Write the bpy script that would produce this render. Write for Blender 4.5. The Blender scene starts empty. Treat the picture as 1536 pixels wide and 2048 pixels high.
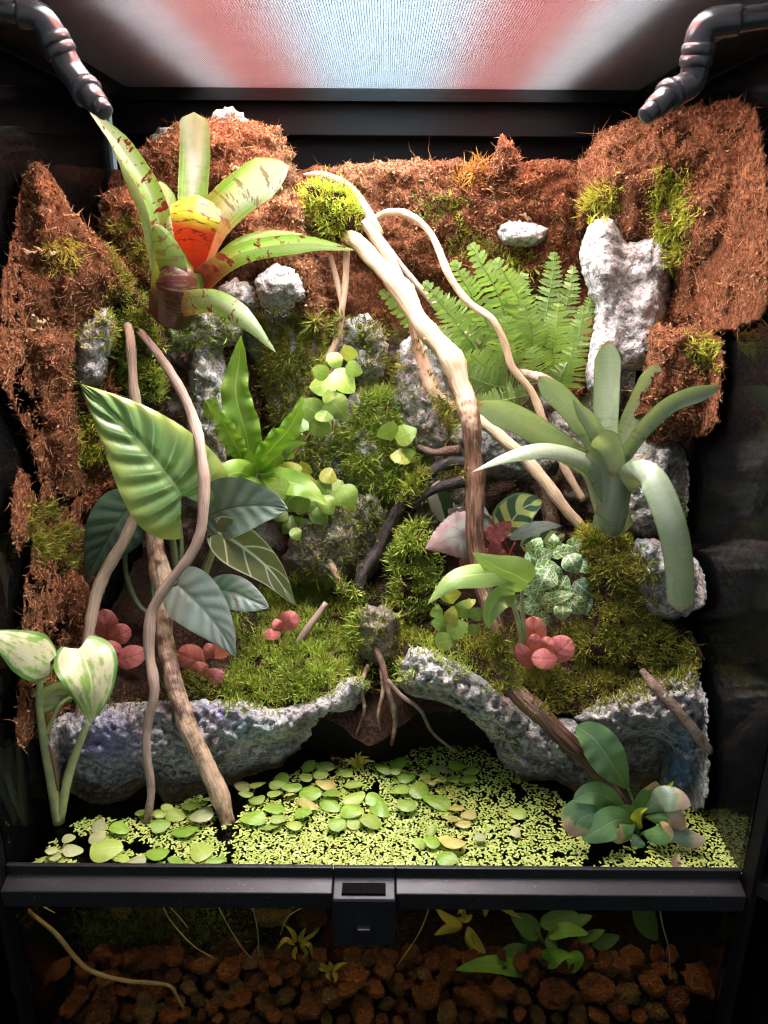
import bpy, math, random
import numpy as np
from mathutils import Vector, Matrix, noise
from mathutils.bvhtree import BVHTree
from mathutils.geometry import delaunay_2d_cdt

random.seed(7)
RNG = np.random.default_rng(11)
SC = bpy.context.scene
COL = SC.collection

# ------------------------------------------------------------------ camera
FPX = 1547.0                      # focal length in pixels of the 1536 x 2048 frame
CAM_LOC = Vector((0.005, -0.508, 0.485))
CAM_ROT = (Matrix.Rotation(math.radians(71.0), 3, 'X') @ Matrix.Rotation(math.radians(0.4), 3, 'Z'))
cam_data = bpy.data.cameras.new('camera')
cam_data.sensor_fit = 'VERTICAL'
cam_data.sensor_height = 24.0
cam_data.lens = 24.0 * FPX / 2048.0
cam_data.clip_start = 0.01
cam_data.clip_end = 50
cam_data.dof.use_dof = True
cam_data.dof.focus_distance = 0.78
cam_data.dof.aperture_fstop = 9.0
cam = bpy.data.objects.new('camera', cam_data)
COL.objects.link(cam)
cam.matrix_world = Matrix.Translation(CAM_LOC) @ CAM_ROT.to_4x4()
SC.camera = cam

# ------------------------------------------------------------------ world: a dim room
world = bpy.data.worlds.new('World')
SC.world = world
world.use_nodes = True
bgn = world.node_tree.nodes['Background']
bgn.inputs[0].default_value = (0.80, 0.90, 1.0, 1)
bgn.inputs[1].default_value = 0.36
LED_POWER = 55.0

SC.view_settings.view_transform = 'Standard'
SC.view_settings.look = 'None'
SC.view_settings.exposure = 0.48
SC.view_settings.gamma = 1.0
cy = SC.cycles
cy.max_bounces = 8
cy.diffuse_bounces = 4
cy.glossy_bounces = 3
cy.transmission_bounces = 4
cy.transparent_max_bounces = 16
cy.caustics_reflective = False
cy.caustics_refractive = False
cy.sample_clamp_indirect = 6.0
cy.use_denoising = True
cy.adaptive_threshold = 0.015
cy.filter_width = 1.2

# ------------------------------------------------------------------ tank measures (metres)
HW = 0.30          # half the width
DEP = 0.45         # depth of the tank
ZTOP = 0.645       # screen
WATER = -0.008     # water level
FLOOR = -0.205

# ------------------------------------------------------------------ pixel helpers
def ray(px, py):
    return (CAM_ROT @ Vector(((px - 768.0) / FPX, -(py - 1024.0) / FPX, -1.0)))

def P(px, py, Y):
    d = ray(px, py)
    return CAM_LOC + d * ((Y - CAM_LOC.y) / d.y)

def PZ(px, py, Z):
    d = ray(px, py)
    return CAM_LOC + d * ((Z - CAM_LOC.z) / d.z)

FWD = CAM_ROT @ Vector((0, 0, -1))
def m_per_px(p):
    return (p - CAM_LOC).dot(FWD) / FPX

# ------------------------------------------------------------------ object helpers
ORG = {}
def prop(o, label=None, cat=None, group=None, kind=None):
    if label: o['label'] = label
    if cat: o['category'] = cat
    if group: o['group'] = group
    if kind: o['kind'] = kind
    return o

def thing(name, loc, label, cat, group=None, kind=None):
    o = bpy.data.objects.new(name, None)
    o.empty_display_size = 0.01
    COL.objects.link(o)
    o.location = loc
    ORG[o.name] = Vector(loc)
    return prop(o, label, cat, group, kind)

def mk(name, verts, faces, mat, parent=None, uv=None, col=None, smooth=True, tone=None):
    """verts in world coordinates; uv and col are per vertex"""
    v = np.asarray([tuple(q) for q in verts], dtype=np.float64) if not isinstance(verts, np.ndarray) else verts
    if parent is not None:
        org = ORG[parent.name]
    else:
        org = Vector(((v[:, 0].min() + v[:, 0].max()) / 2, (v[:, 1].min() + v[:, 1].max()) / 2, v[:, 2].min()))
    me = bpy.data.meshes.new(name)
    if isinstance(faces, np.ndarray):
        n, k = faces.shape
        me.vertices.add(len(v))
        me.vertices.foreach_set('co', (v - np.array(org)).astype(np.float32).ravel())
        me.loops.add(n * k)
        me.loops.foreach_set('vertex_index', faces.astype(np.int32).ravel())
        me.polygons.add(n)
        me.polygons.foreach_set('loop_start', np.arange(0, n * k, k, dtype=np.int32))
        me.update(calc_edges=True)
    else:
        me.from_pydata((v - np.array(org)).tolist(), [], faces)
        me.update()
    if uv is not None:
        layer = me.uv_layers.new(name='UVMap')
        idx = np.empty(len(me.loops), dtype=np.int32)
        me.loops.foreach_get('vertex_index', idx)
        layer.data.foreach_set('uv', np.asarray(uv, dtype=np.float32)[idx].ravel())
    if col is not None:
        a = me.color_attributes.new(name='Col', type='FLOAT_COLOR', domain='POINT')
        c = np.ones((len(v), 4), dtype=np.float32)
        c[:, :3] = np.asarray(col, dtype=np.float32)
        a.data.foreach_set('color', c.ravel())
    if tone is not None:
        a = me.attributes.new(name='tone', type='FLOAT', domain='POINT')
        a.data.foreach_set('value', np.asarray(tone, dtype=np.float32))
    if smooth:
        me.polygons.foreach_set('use_smooth', np.ones(len(me.polygons), dtype=bool))
    if mat: me.materials.append(mat)
    o = bpy.data.objects.new(name, me)
    COL.objects.link(o)
    if parent is not None:
        o.parent = parent
        ORG[o.name] = org
    else:
        o.location = org
        ORG[o.name] = org
    return o

def box(x0, x1, y0, y1, z0, z1):
    v = [(x0, y0, z0), (x1, y0, z0), (x1, y1, z0), (x0, y1, z0), (x0, y0, z1), (x1, y0, z1), (x1, y1, z1), (x0, y1, z1)]
    f = [(0, 3, 2, 1), (4, 5, 6, 7), (0, 1, 5, 4), (1, 2, 6, 5), (2, 3, 7, 6), (3, 0, 4, 7)]
    return v, f

def bevel(o, w, seg=2):
    m = o.modifiers.new('bevel', 'BEVEL'); m.width = w; m.segments = seg; m.limit_method = 'ANGLE'
    return o

def mkbox(name, b, mat, parent=None, bev=0.0):
    v, f = box(*b)
    o = mk(name, v, f, mat, parent, smooth=False)
    if bev: bevel(o, bev)
    return o

def join_geo(parts):
    V, F, n = [], [], 0
    for v, f in parts:
        V += list(v); F += [tuple(i + n for i in q) for q in f]; n += len(v)
    return V, F

def catmull(pts, n):
    """pts: list of equal-length tuples, n samples along the chord length"""
    A = np.asarray(pts, dtype=float)
    if len(A) == 2:
        t = np.linspace(0, 1, n)[:, None]
        return A[0] * (1 - t) + A[1] * t
    d = np.r_[0, np.cumsum(np.maximum(np.linalg.norm(np.diff(A[:, :3], axis=0), axis=1), 1e-9))]
    ext = np.vstack([2 * A[0] - A[1], A, 2 * A[-1] - A[-2]])
    out = []
    for s in np.linspace(0, d[-1], n):
        i = min(max(np.searchsorted(d, s, side='right') - 1, 0), len(A) - 2)
        t = (s - d[i]) / (d[i + 1] - d[i])
        p0, p1, p2, p3 = ext[i], ext[i + 1], ext[i + 2], ext[i + 3]
        out.append(0.5 * (2 * p1 + (p2 - p0) * t + (2 * p0 - 5 * p1 + 4 * p2 - p3) * t * t + (3 * p1 - p0 - 3 * p2 + p3) * t ** 3))
    return np.array(out)

# ------------------------------------------------------------------ node materials
class G:
    def __init__(s, name):
        s.mat = bpy.data.materials.new(name); s.mat.use_nodes = True
        s.t = s.mat.node_tree; s.t.nodes.clear()
        s.out = s.t.nodes.new('ShaderNodeOutputMaterial')
    def n(s, t, **kw):
        nd = s.t.nodes.new(t)
        for k, v in kw.items(): setattr(nd, k, v)
        return nd
    def set(s, sock, v):
        if isinstance(v, bpy.types.NodeSocket): s.t.links.new(v, sock)
        elif v is not None:
            if sock.type == 'RGBA' and len(v) == 3: v = (*v, 1)
            sock.default_value = v
    def m(s, op, a, b=0.0, c=None, clamp=False):
        nd = s.n('ShaderNodeMath', operation=op, use_clamp=clamp)
        s.set(nd.inputs[0], a); s.set(nd.inputs[1], b)
        if c is not None: s.set(nd.inputs[2], c)
        return nd.outputs[0]
    def mix(s, f, a, b, mode='MIX'):
        nd = s.n('ShaderNodeMix', data_type='RGBA', blend_type=mode)
        s.set(nd.inputs[0], f); s.set(nd.inputs[6], a); s.set(nd.inputs[7], b)
        return nd.outputs[2]
    def obj(s): return s.n('ShaderNodeTexCoord').outputs['Object']
    def geo(s): return s.n('ShaderNodeNewGeometry').outputs['Position']
    def uv(s):
        sp = s.n('ShaderNodeSeparateXYZ'); s.t.links.new(s.n('ShaderNodeTexCoord').outputs['UV'], sp.inputs[0])
        return s.m('MULTIPLY_ADD', sp.outputs[0], 2.0, -1.0), sp.outputs[1]
    def vec(s, x, y, z=0.0):
        nd = s.n('ShaderNodeCombineXYZ')
        for i, q in enumerate((x, y, z)): s.set(nd.inputs[i], q)
        return nd.outputs[0]
    def noise(s, v, scale, detail=4, rough=0.6, dist=0.0):
        nd = s.n('ShaderNodeTexNoise'); s.set(nd.inputs['Vector'], v)
        nd.inputs['Scale'].default_value = scale; nd.inputs['Detail'].default_value = detail
        nd.inputs['Roughness'].default_value = rough; nd.inputs['Distortion'].default_value = dist
        return nd.outputs[0]
    def vor(s, v, scale, feature='F1', rnd=1.0, out=0):
        nd = s.n('ShaderNodeTexVoronoi', feature=feature); s.set(nd.inputs['Vector'], v)
        nd.inputs['Scale'].default_value = scale; nd.inputs['Randomness'].default_value = rnd
        return nd.outputs[out]
    def scale(s, v, xyz):
        nd = s.n('ShaderNodeMapping'); s.set(nd.inputs[0], v); nd.inputs['Scale'].default_value = xyz
        return nd.outputs[0]
    def step(s, x, lo, hi):
        nd = s.n('ShaderNodeMapRange', interpolation_type='SMOOTHSTEP'); s.set(nd.inputs[0], x)
        nd.inputs[1].default_value = lo; nd.inputs[2].default_value = hi
        return nd.outputs[0]
    def attr(s, name, out='Color'): return s.n('ShaderNodeAttribute', attribute_name=name).outputs[out]
    def rnd(s): return s.n('ShaderNodeObjectInfo').outputs['Random']
    def bump(s, h, strength=0.5, dist=0.002, nrm=None):
        nd = s.n('ShaderNodeBump'); s.set(nd.inputs['Height'], h)
        nd.inputs['Strength'].default_value = strength; nd.inputs['Distance'].default_value = dist
        if nrm is not None: s.set(nd.inputs['Normal'], nrm)
        return nd.outputs[0]
    def bsdf(s, col, rough=0.6, spec=0.5, normal=None, metal=0.0, coat=0.0, sheen=0.0):
        nd = s.n('ShaderNodeBsdfPrincipled')
        s.set(nd.inputs['Base Color'], col); s.set(nd.inputs['Roughness'], rough)
        s.set(nd.inputs['Specular IOR Level'], spec); s.set(nd.inputs['Metallic'], metal)
        if coat: nd.inputs['Coat Weight'].default_value = coat; nd.inputs['Coat Roughness'].default_value = 0.15
        if sheen: nd.inputs['Sheen Weight'].default_value = sheen
        if normal is not None: s.set(nd.inputs['Normal'], normal)
        return nd.outputs[0]
    def leafy(s, col, rough=0.4, trans=0.28, spec=0.5, normal=None):
        a = s.bsdf(col, rough, spec, normal)
        tr = s.n('ShaderNodeBsdfTranslucent'); s.set(tr.inputs[0], s.mix(1.0, col, (1.1, 1.2, 0.5), 'MULTIPLY'))
        mx = s.n('ShaderNodeMixShader'); mx.inputs[0].default_value = trans
        s.t.links.new(a, mx.inputs[1]); s.t.links.new(tr.outputs[0], mx.inputs[2])
        return mx.outputs[0]
    def done(s, sh):
        s.t.links.new(sh, s.out.inputs['Surface']); return s.mat

def plain(name, col, rough=0.5, spec=0.5, metal=0.0):
    g = G(name); n = g.noise(g.obj(), 60, 4)
    c = g.mix(g.step(n, 0.3, 0.7), tuple(q * 0.75 for q in col), tuple(min(1, q * 1.2) for q in col))
    return g.done(g.bsdf(c, rough, spec, g.bump(g.noise(g.obj(), 900, 3), 0.1, 0.0003), metal))

def mat_fibre(name, a, b, c):
    g = G(name); p = g.geo()
    big = g.noise(p, 14, 4); fine = g.noise(p, 260, 5, 0.7); grit = g.noise(g.scale(p, (1, 1, 0.5)), 700, 3)
    col = g.mix(g.step(big, 0.35, 0.65), a, b)
    col = g.mix(g.step(fine, 0.42, 0.66), c, col)
    col = g.mix(g.m('MULTIPLY', g.step(grit, 0.58, 0.72), 0.45), col, (min(1, b[0] * 1.7), b[1] * 1.8, b[2] * 2.0))
    damp = g.noise(p, 9, 3, 0.6)
    col = g.mix(g.m('MULTIPLY', g.step(damp, 0.50, 0.68), 0.62), col, c)
    soil = g.attr('tone', 'Fac')
    rk = g.noise(p, 22, 5, 0.65)
    sc = g.mix(fine, (0.035, 0.020, 0.013), (0.14, 0.08, 0.05))
    sc = g.mix(g.step(rk, 0.48, 0.60), sc, g.mix(fine, (0.12, 0.11, 0.085), (0.46, 0.44, 0.38)))
    sc = g.mix(g.m('MULTIPLY', g.step(g.noise(p, 34, 4), 0.54, 0.66), 0.7), sc, (0.11, 0.15, 0.035))
    col = g.mix(soil, col, sc)
    h = g.m('ADD', g.m('MULTIPLY', fine, 0.7), g.m('MULTIPLY', grit, 0.5))
    return g.done(g.bsdf(col, 0.95, 0.1, g.bump(h, 1.0, 0.005)))

def mat_rock(name, light, dark, led_tint=(), wet=0.0):
    """light/dark rock with pits; led_tint: list of ((px,py,Y), radius, colour) patches of LED light painted into the colour"""
    g = G(name); p = g.geo()
    n1 = g.noise(p, 30, 6, 0.65); n2 = g.noise(p, 150, 5, 0.7); v = g.vor(p, 260); v2 = g.noise(p, 420, 4, 0.7)
    col = g.mix(g.step(n1, 0.3, 0.62), dark, light)
    col = g.mix(g.m('MULTIPLY', g.step(n2, 0.55, 0.40), 0.72), col, tuple(q * 0.3 for q in dark))
    col = g.mix(g.m('MULTIPLY', g.step(v2, 0.56, 0.68), 0.6), col, tuple(min(1, q * 1.45) for q in light))
    n3 = g.noise(p, 45, 5, 0.7)
    col = g.mix(g.m('MULTIPLY', g.step(n3, 0.56, 0.72), 0.65), col, (0.14, 0.17, 0.06))
    for (q, r, c, k) in led_tint:
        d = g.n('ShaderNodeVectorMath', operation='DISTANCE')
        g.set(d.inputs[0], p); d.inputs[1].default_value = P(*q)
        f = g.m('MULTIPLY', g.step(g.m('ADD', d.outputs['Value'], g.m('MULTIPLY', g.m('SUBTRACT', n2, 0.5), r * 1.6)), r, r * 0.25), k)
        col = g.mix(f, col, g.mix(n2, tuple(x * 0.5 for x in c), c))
    h = g.m('ADD', g.m('ADD', n2, g.m('MULTIPLY', g.m('MINIMUM', v, 0.6), 0.6)), g.m('MULTIPLY', v2, 0.5))
    return g.done(g.bsdf(col, 0.9 - 0.6 * wet, 0.3 + 0.3 * wet, g.bump(h, 1.0, 0.0034)))

def mat_bark(name, pale, dark, spot=0.5):
    g = G(name); p = g.obj(); u, v = g.uv()
    st = g.noise(g.vec(g.m('MULTIPLY', u, 2.6), g.m('MULTIPLY', v, 1.1), 0.0), 5, 5, 0.6)
    n = g.noise(p, 90, 5, 0.6)
    tone = g.attr('tone', 'Fac')
    t = g.step(g.m('ADD', tone, g.m('MULTIPLY', g.m('SUBTRACT', n, 0.5), 0.9)), 0.35, 0.7)
    pl = g.mix(g.step(st, 0.3, 0.7), tuple(q * 0.62 for q in pale), pale)
    dk = g.mix(g.step(st, 0.38, 0.62), tuple(q * 0.35 for q in dark), tuple(min(1, q * 1.9) for q in dark))
    col = g.mix(t, pl, dk)
    sp = g.noise(g.vec(g.m('MULTIPLY', u, 4.0), g.m('MULTIPLY', v, 12.0), 3.0), 3.2, 3, 0.6)
    col = g.mix(g.m('MULTIPLY', g.step(sp, 0.66, 0.72), spot), col, (0.035, 0.02, 0.012))
    h = g.m('ADD', st, g.m('MULTIPLY', n, 0.35))
    return g.done(g.bsdf(col, g.m('MULTIPLY_ADD', t, -0.25, 0.66), 0.35, g.bump(h, 0.7, 0.002)))

def leafmat(name, fn, rough=0.4, trans=0.28, spec=0.5, bumpf=None):
    g = G(name); u, v = g.uv(); au = g.m('ABSOLUTE', u)
    col = fn(g, u, v, au)
    r = g.m('MULTIPLY', g.rnd(), 7.0)
    fine = g.noise(g.vec(g.m('MULTIPLY', u, 24.0), g.m('MULTIPLY', v, 5.0), r), 1.0, 3, 0.6)
    blem = g.noise(g.vec(g.m('MULTIPLY', u, 3.0), g.m('MULTIPLY', v, 6.0), r), 1.6, 5, 0.75)
    col = g.mix(g.m('MULTIPLY', g.step(blem, 0.66, 0.74), 0.45), col, (0.26, 0.19, 0.07))
    mott = g.noise(g.vec(u, g.m('MULTIPLY', v, 2.0), g.m('ADD', r, 3.0)), 1.3, 3, 0.6)
    col = g.mix(1.0, col, g.mix(mott, (0.70, 0.74, 0.72), (1.25, 1.2, 1.2)), 'MULTIPLY')
    col = g.mix(1.0, col, g.mix(g.rnd(), (0.74, 0.78, 0.80), (1.12, 1.10, 1.0)), 'MULTIPLY')
    nrm = g.bump(g.m('ADD', g.m('MULTIPLY', fine, 0.5), mott), 0.35, 0.0016)
    return g.done(g.leafy(col, rough, trans, spec, nrm))

def laterals(g, v, au, n, k, sharp=0.86):
    """1 on the side veins of a leaf, 0 between"""
    w = g.m('SINE', g.m('MULTIPLY', g.m('SUBTRACT', g.m('MULTIPLY', v, n), g.m('MULTIPLY', au, k)), 2 * math.pi))
    return g.step(w, sharp, 1.0)

def midrib(g, au, w): return g.step(au, w, w * 0.3)

MT = {}
MT['fibre'] = mat_fibre('coir_fibre', (0.20, 0.073, 0.029), (0.40, 0.170, 0.074), (0.085, 0.033, 0.015))
MT['fibre_red'] = mat_fibre('red_coir_fibre', (0.185, 0.060, 0.023), (0.34, 0.125, 0.052), (0.075, 0.028, 0.013))
MT['soil'] = mat_fibre('dark_soil', (0.05, 0.028, 0.017), (0.12, 0.065, 0.038), (0.025, 0.014, 0.009))
MT['cave'] = mat_fibre('painted_cave_shade', (0.010, 0.007, 0.005), (0.02, 0.013, 0.009), (0.005, 0.004, 0.003))  # near black: the shade of the cave is put into the colour
MT['rock'] = mat_rock('grey_rock', (0.58, 0.57, 0.53), (0.24, 0.23, 0.21))
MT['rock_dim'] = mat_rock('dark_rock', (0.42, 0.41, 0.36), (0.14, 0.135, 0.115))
MT['rock_wet'] = mat_rock('wet_rock', (0.34, 0.31, 0.24), (0.10, 0.085, 0.06), wet=0.8)
MT['rock_left'] = mat_rock('led_tinted_left_ledge_rock', (0.56, 0.55, 0.52), (0.22, 0.21, 0.20),
    [((430, 1425, .085), .042, (0.34, 0.30, 0.62), .75), ((215, 1490, .09), .042, (0.33, 0.30, 0.58), .75), ((500, 1490, .085), .034, (0.22, 0.46, 0.42), .7), ((400, 1470, .08), .016, (0.20, 0.40, 0.45), .6)])  # lavender and teal LED light painted onto the left ledge
MT['rock_right'] = mat_rock('led_tinted_right_ledge_rock', (0.54, 0.53, 0.49), (0.20, 0.20, 0.18),
    [((1350, 1540, .095), .032, (0.12, 0.26, 0.42), .85), ((1370, 1470, .095), .024, (0.16, 0.32, 0.42), .7), ((1010, 1450, .12), .018, (0.20, 0.42, 0.42), .6)])  # blue and teal LED light painted onto the right rocks
MT['bark'] = mat_bark('driftwood_bark', (0.62, 0.45, 0.28), (0.085, 0.045, 0.026))
MT['bark_grey'] = mat_bark('grey_liana_bark', (0.42, 0.31, 0.23), (0.12, 0.08, 0.055), 0.6)
MT['bark_black'] = mat_bark('black_wet_bark', (0.06, 0.045, 0.035), (0.022, 0.017, 0.014), 0.3)
MT['bark_spot'] = mat_bark('spotted_liana_bark', (0.46, 0.36, 0.25), (0.12, 0.075, 0.045), 1.0)

def mat_vcol(name, rough=0.7, trans=0.3, spec=0.25):
    g = G(name); c = g.attr('Col')
    return g.done(g.leafy(c, rough, trans, spec))
MT['moss'] = mat_vcol('moss_blades')
MT['strand'] = mat_vcol('coir_strands', 0.9, 0.1, 0.1)
MT['duckweed'] = mat_vcol('duckweed_fronds', 0.35, 0.25, 0.5)

def m_black(name, rough, col=0.012, spec=0.5):
    g = G(name); n = g.noise(g.obj(), 40, 5, 0.7); f = g.noise(g.obj(), 900, 2)
    r = g.m('MULTIPLY_ADD', n, 0.25, rough - 0.1)
    dust = g.m('MULTIPLY', g.step(g.noise(g.obj(), 420, 2, 0.5), 0.69, 0.74), 0.5)
    base = g.mix(dust, g.mix(n, (col * .7, col * .7, col * .75), (col * 1.3, col * 1.3, col * 1.4)), (0.16, 0.16, 0.15))
    return g.done(g.bsdf(base if spec > .3 else g.mix(n, (col * .7, col * .7, col * .75), (col * 1.3, col * 1.3, col * 1.4)), r, spec, g.bump(f, 0.15, 0.0003)))
MT['black'] = m_black('black_plastic', 0.42, 0.008, 0.4)
MT['trim'] = m_black('satin_black_trim', 0.6, 0.004, 0.12)
MT['blackmatte'] = m_black('matt_black_plastic', 0.8, 0.003, 0.05)
MT['blackgloss'] = m_black('glossy_black_plastic', 0.2, 0.03)
MT['wire'] = m_black('screen_wire', 0.6, 0.075, 0.1)
MT['added_louvre'] = plain('added_louvre_grey', (0.42, 0.42, 0.425), 0.8, 0.0)  # for the blades added below the lamp panel

def m_glass(name, tint, ior=1.45, extra=0.0):
    g = G(name)
    tr = g.n('ShaderNodeBsdfTransparent'); g.set(tr.inputs[0], tint)
    gl = g.n('ShaderNodeBsdfGlossy'); gl.inputs['Roughness'].default_value = 0.015
    ge = g.n('ShaderNodeNewGeometry'); dt = g.n('ShaderNodeVectorMath', operation='DOT_PRODUCT')
    g.set(dt.inputs[0], ge.outputs['Normal']); g.set(dt.inputs[1], ge.outputs['Incoming'])
    f0 = ((ior - 1) / (ior + 1)) ** 2
    sch = g.m('MULTIPLY_ADD', g.m('POWER', g.m('SUBTRACT', 1.0, g.m('ABSOLUTE', dt.outputs['Value'])), 5.0), 1 - f0, f0 + extra)
    mx = g.n('ShaderNodeMixShader'); g.t.links.new(sch, mx.inputs[0])
    g.t.links.new(tr.outputs[0], mx.inputs[1]); g.t.links.new(gl.outputs[0], mx.inputs[2])
    return g.done(mx.outputs[0])
MT['glass'] = m_glass('pane_glass', (0.93, 0.96, 0.95))
MT['water'] = m_glass('tea_coloured_water', (0.90, 0.80, 0.60), 1.33)

def m_led(name, col, k):
    g = G(name); e = g.n('ShaderNodeEmission'); g.set(e.inputs[0], col); e.inputs[1].default_value = k
    return g.done(e.outputs[0])
# ------------------------------------------------------------------ leaf materials
def n_uv(g, u, v, su, sv, sc=1.0, det=4):
    return g.noise(g.vec(g.m('MULTIPLY', u, su), g.m('MULTIPLY', v, sv), g.m('MULTIPLY', g.rnd(), 9.0)), sc, det, 0.6)

def f_brom(base_red=0.35, pale=0.5, spots=1.0):
    def fn(g, u, v, au):
        n = n_uv(g, u, v, 0.75, 19, 1.0, 4)
        green = g.mix(g.step(g.m('SUBTRACT', g.m('ADD', v, g.m('MULTIPLY', n, 0.3)), g.m('MULTIPLY', au, 0.7)), 0.10, 0.75), (0.17, 0.33, 0.05), (0.30 + .52 * pale, 0.44 + .42 * pale, 0.14 + .74 * pale))
        lines = n_uv(g, u, v, 26, 0.6, 1.0, 2)
        green = g.mix(g.m('MULTIPLY', g.step(lines, 0.45, 0.7), 0.35), green, (0.55, 0.66, 0.40))
        m = g.m('MULTIPLY', g.step(g.m('SUBTRACT', n, g.m('MULTIPLY', v, 0.10)), 0.49, 0.55), spots)
        col = g.mix(m, green, (0.16, 0.018, 0.022))
        if base_red:
            col = g.mix(g.step(g.m('ADD', v, g.m('MULTIPLY', g.m('SUBTRACT', n, .5), 0.25)), base_red, base_red * 0.25), col, (0.30, 0.035, 0.035))
        return g.mix(g.m('MULTIPLY', g.step(au, 0.93, 1.0), 0.6), col, (0.40, 0.42, 0.18))
    return fn
MT['brom_spot'] = leafmat('spotted_bromeliad_leaf', f_brom(0.30, 0.35, 1.0), 0.25, 0.22, 0.8)
MT['brom_dense'] = leafmat('densely_spotted_bromeliad_leaf', f_brom(0.50, 0.15, 1.0), 0.25, 0.22, 0.8)
MT['brom_pale'] = leafmat('pale_bromeliad_leaf', f_brom(0.0, 0.75, 0.25), 0.28, 0.10, 1.0)
MT['brom_pink'] = leafmat('pink_based_bromeliad_leaf', lambda g, u, v, au: g.mix(g.step(v, 0.62, 0.10), f_brom(0.0, 0.75, 0.7)(g, u, v, au), (0.72, 0.20, 0.16)), 0.25, 0.25)
def f_center(g, u, v, au):
    w = n_uv(g, u, v, 1.0, 16, 1.0, 2)
    s = g.m('SINE', g.m('ADD', g.m('ADD', g.m('MULTIPLY', v, 62.0), g.m('MULTIPLY', g.m('MULTIPLY', u, u), 5.0)), g.m('MULTIPLY', w, 13.0)))
    c = g.mix(g.step(v, 0.60, 0.76), (0.80, 0.07, 0.03), (0.50, 0.52, 0.03))
    c = g.mix(g.step(v, 0.45, 0.22), c, (0.60, 0.04, 0.05))
    return g.mix(g.m('MULTIPLY', g.m('MULTIPLY', g.step(s, 0.70, 0.92), g.step(w, 0.40, 0.52)), g.step(v, 0.35, 0.55)), c, (0.24, 0.035, 0.014))
MT['brom_center'] = leafmat('red_hearted_bromeliad_leaf', f_center, 0.3, 0.3)
def f_front(g, u, v, au):
    w = n_uv(g, u, v, 1.2, 14, 1.0, 3)
    s = g.m('SINE', g.m('ADD', g.m('MULTIPLY', v, 60.0), g.m('MULTIPLY', w, 12.0)))
    c = g.mix(g.step(g.m('ADD', v, g.m('MULTIPLY', w, 0.3)), 0.45, 0.95), (0.075, 0.02, 0.014), (0.20, 0.33, 0.05))
    c = g.mix(g.m('MULTIPLY', g.step(s, 0.5, 0.9), 0.75), c, g.mix(v, (0.20, 0.17, 0.04), (0.16, 0.03, 0.02)))
    return g.mix(g.step(v, 0.965, 1.0), c, (0.70, 0.45, 0.36))
MT['brom_front'] = leafmat('striped_front_bromeliad_leaf', f_front, 0.3, 0.18, 0.8)
MT['brom_maroon'] = leafmat('maroon_sheath', lambda g, u, v, au: g.mix(g.step(n_uv(g, u, v, 1.0, 26, 1.0, 3), 0.52, 0.62), g.mix(n_uv(g, u, v, 3, 14), (0.045, 0.010, 0.009), (0.13, 0.022, 0.018)), (0.20, 0.15, 0.04)), 0.28, 0.08, 0.8)
MT['brom_dark'] = leafmat('maroon_bromeliad_sheath', lambda g, u, v, au: g.mix(g.step(g.m('ADD', v, g.m('MULTIPLY', n_uv(g, u, v, 1, 9), 0.35)), 0.50, 0.95), g.mix(n_uv(g, u, v, 3, 14), (0.05, 0.012, 0.010), (0.15, 0.025, 0.02)), (0.26, 0.36, 0.06)), 0.3, 0.15)
def f_green(g, u, v, au):
    n = n_uv(g, u, v, 22, 0.8, 1.0, 3); b = n_uv(g, u, v, 1.2, 3)
    c = g.mix(b, (0.23, 0.33, 0.17), (0.38, 0.48, 0.31))
    c = g.mix(g.m('MULTIPLY', g.step(n, 0.4, 0.7), 0.45), c, (0.34, 0.43, 0.26))
    band = n_uv(g, u, v, 0.8, 22, 1.0, 2)
    c = g.mix(g.m('MULTIPLY', g.m('MULTIPLY', g.step(band, 0.55, 0.62), g.step(v, 0.5, 0.2)), 0.55), c, (0.05, 0.09, 0.035))
    c = g.mix(g.m('MULTIPLY', g.step(au, 0.75, 0.1), 0.40), c, (0.44, 0.51, 0.40))  # silvery sheen along the leaf centre, put into the colour
    sc = n_uv(g, u, v, 1.5, 60, 1.0, 4)
    c = g.mix(g.m('MULTIPLY', g.step(sc, 0.50, 0.66), 0.32), c, (0.50, 0.55, 0.46))
    c = g.mix(g.m('MULTIPLY', g.step(au, 0.88, 0.97), 0.5), c, (0.08, 0.15, 0.05))
    return g.mix(g.step(g.m('ADD', v, g.m('MULTIPLY', g.m('SUBTRACT', band, 0.5), 0.08)), 0.955, 0.985), c, (0.42, 0.24, 0.14))
MT['brom_green'] = leafmat('green_bromeliad_leaf', f_green, 0.32, 0.18, 1.0)

def f_aloc(light, dark, n=7.0, k=1.6, vein=(0.45, 0.6, 0.25), vw=0.25, yellow=0.0):
    def fn(g, u, v, au):
        w = g.m('SINE', g.m('MULTIPLY', g.m('SUBTRACT', g.m('MULTIPLY', v, n), g.m('MULTIPLY', g.m('POWER', au, 0.8), k)), 2 * math.pi))
        c = g.mix(g.step(w, -0.9, 0.9), light, dark)
        b = n_uv(g, u, v, 2, 3)
        if yellow: c = g.mix(g.m('MULTIPLY', g.step(g.m('ADD', au, g.m('MULTIPLY', b, 0.6)), 0.7, 1.25), yellow), c, (0.46, 0.52, 0.10))
        c = g.mix(g.m('MULTIPLY', g.m('MULTIPLY', g.step(w, 0.92, 1.0), g.step(au, 0.95, 0.2)), vw), c, vein)
        return g.mix(midrib(g, au, 0.045), c, vein)
    return fn
MT['aloc_big'] = leafmat('dragon_leaf', f_aloc((0.21, 0.36, 0.11), (0.13, 0.27, 0.075), 7.0, 1.6, (0.44, 0.60, 0.28), .6, 0.6), 0.28, 0.22, 0.8)
MT['aloc_silver'] = leafmat('silver_green_leaf', f_aloc((0.24, 0.30, 0.255), (0.18, 0.235, 0.195), 6.0, 1.4, (0.13, 0.19, 0.15), .6), 0.27, 0.10, 0.9)
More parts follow.
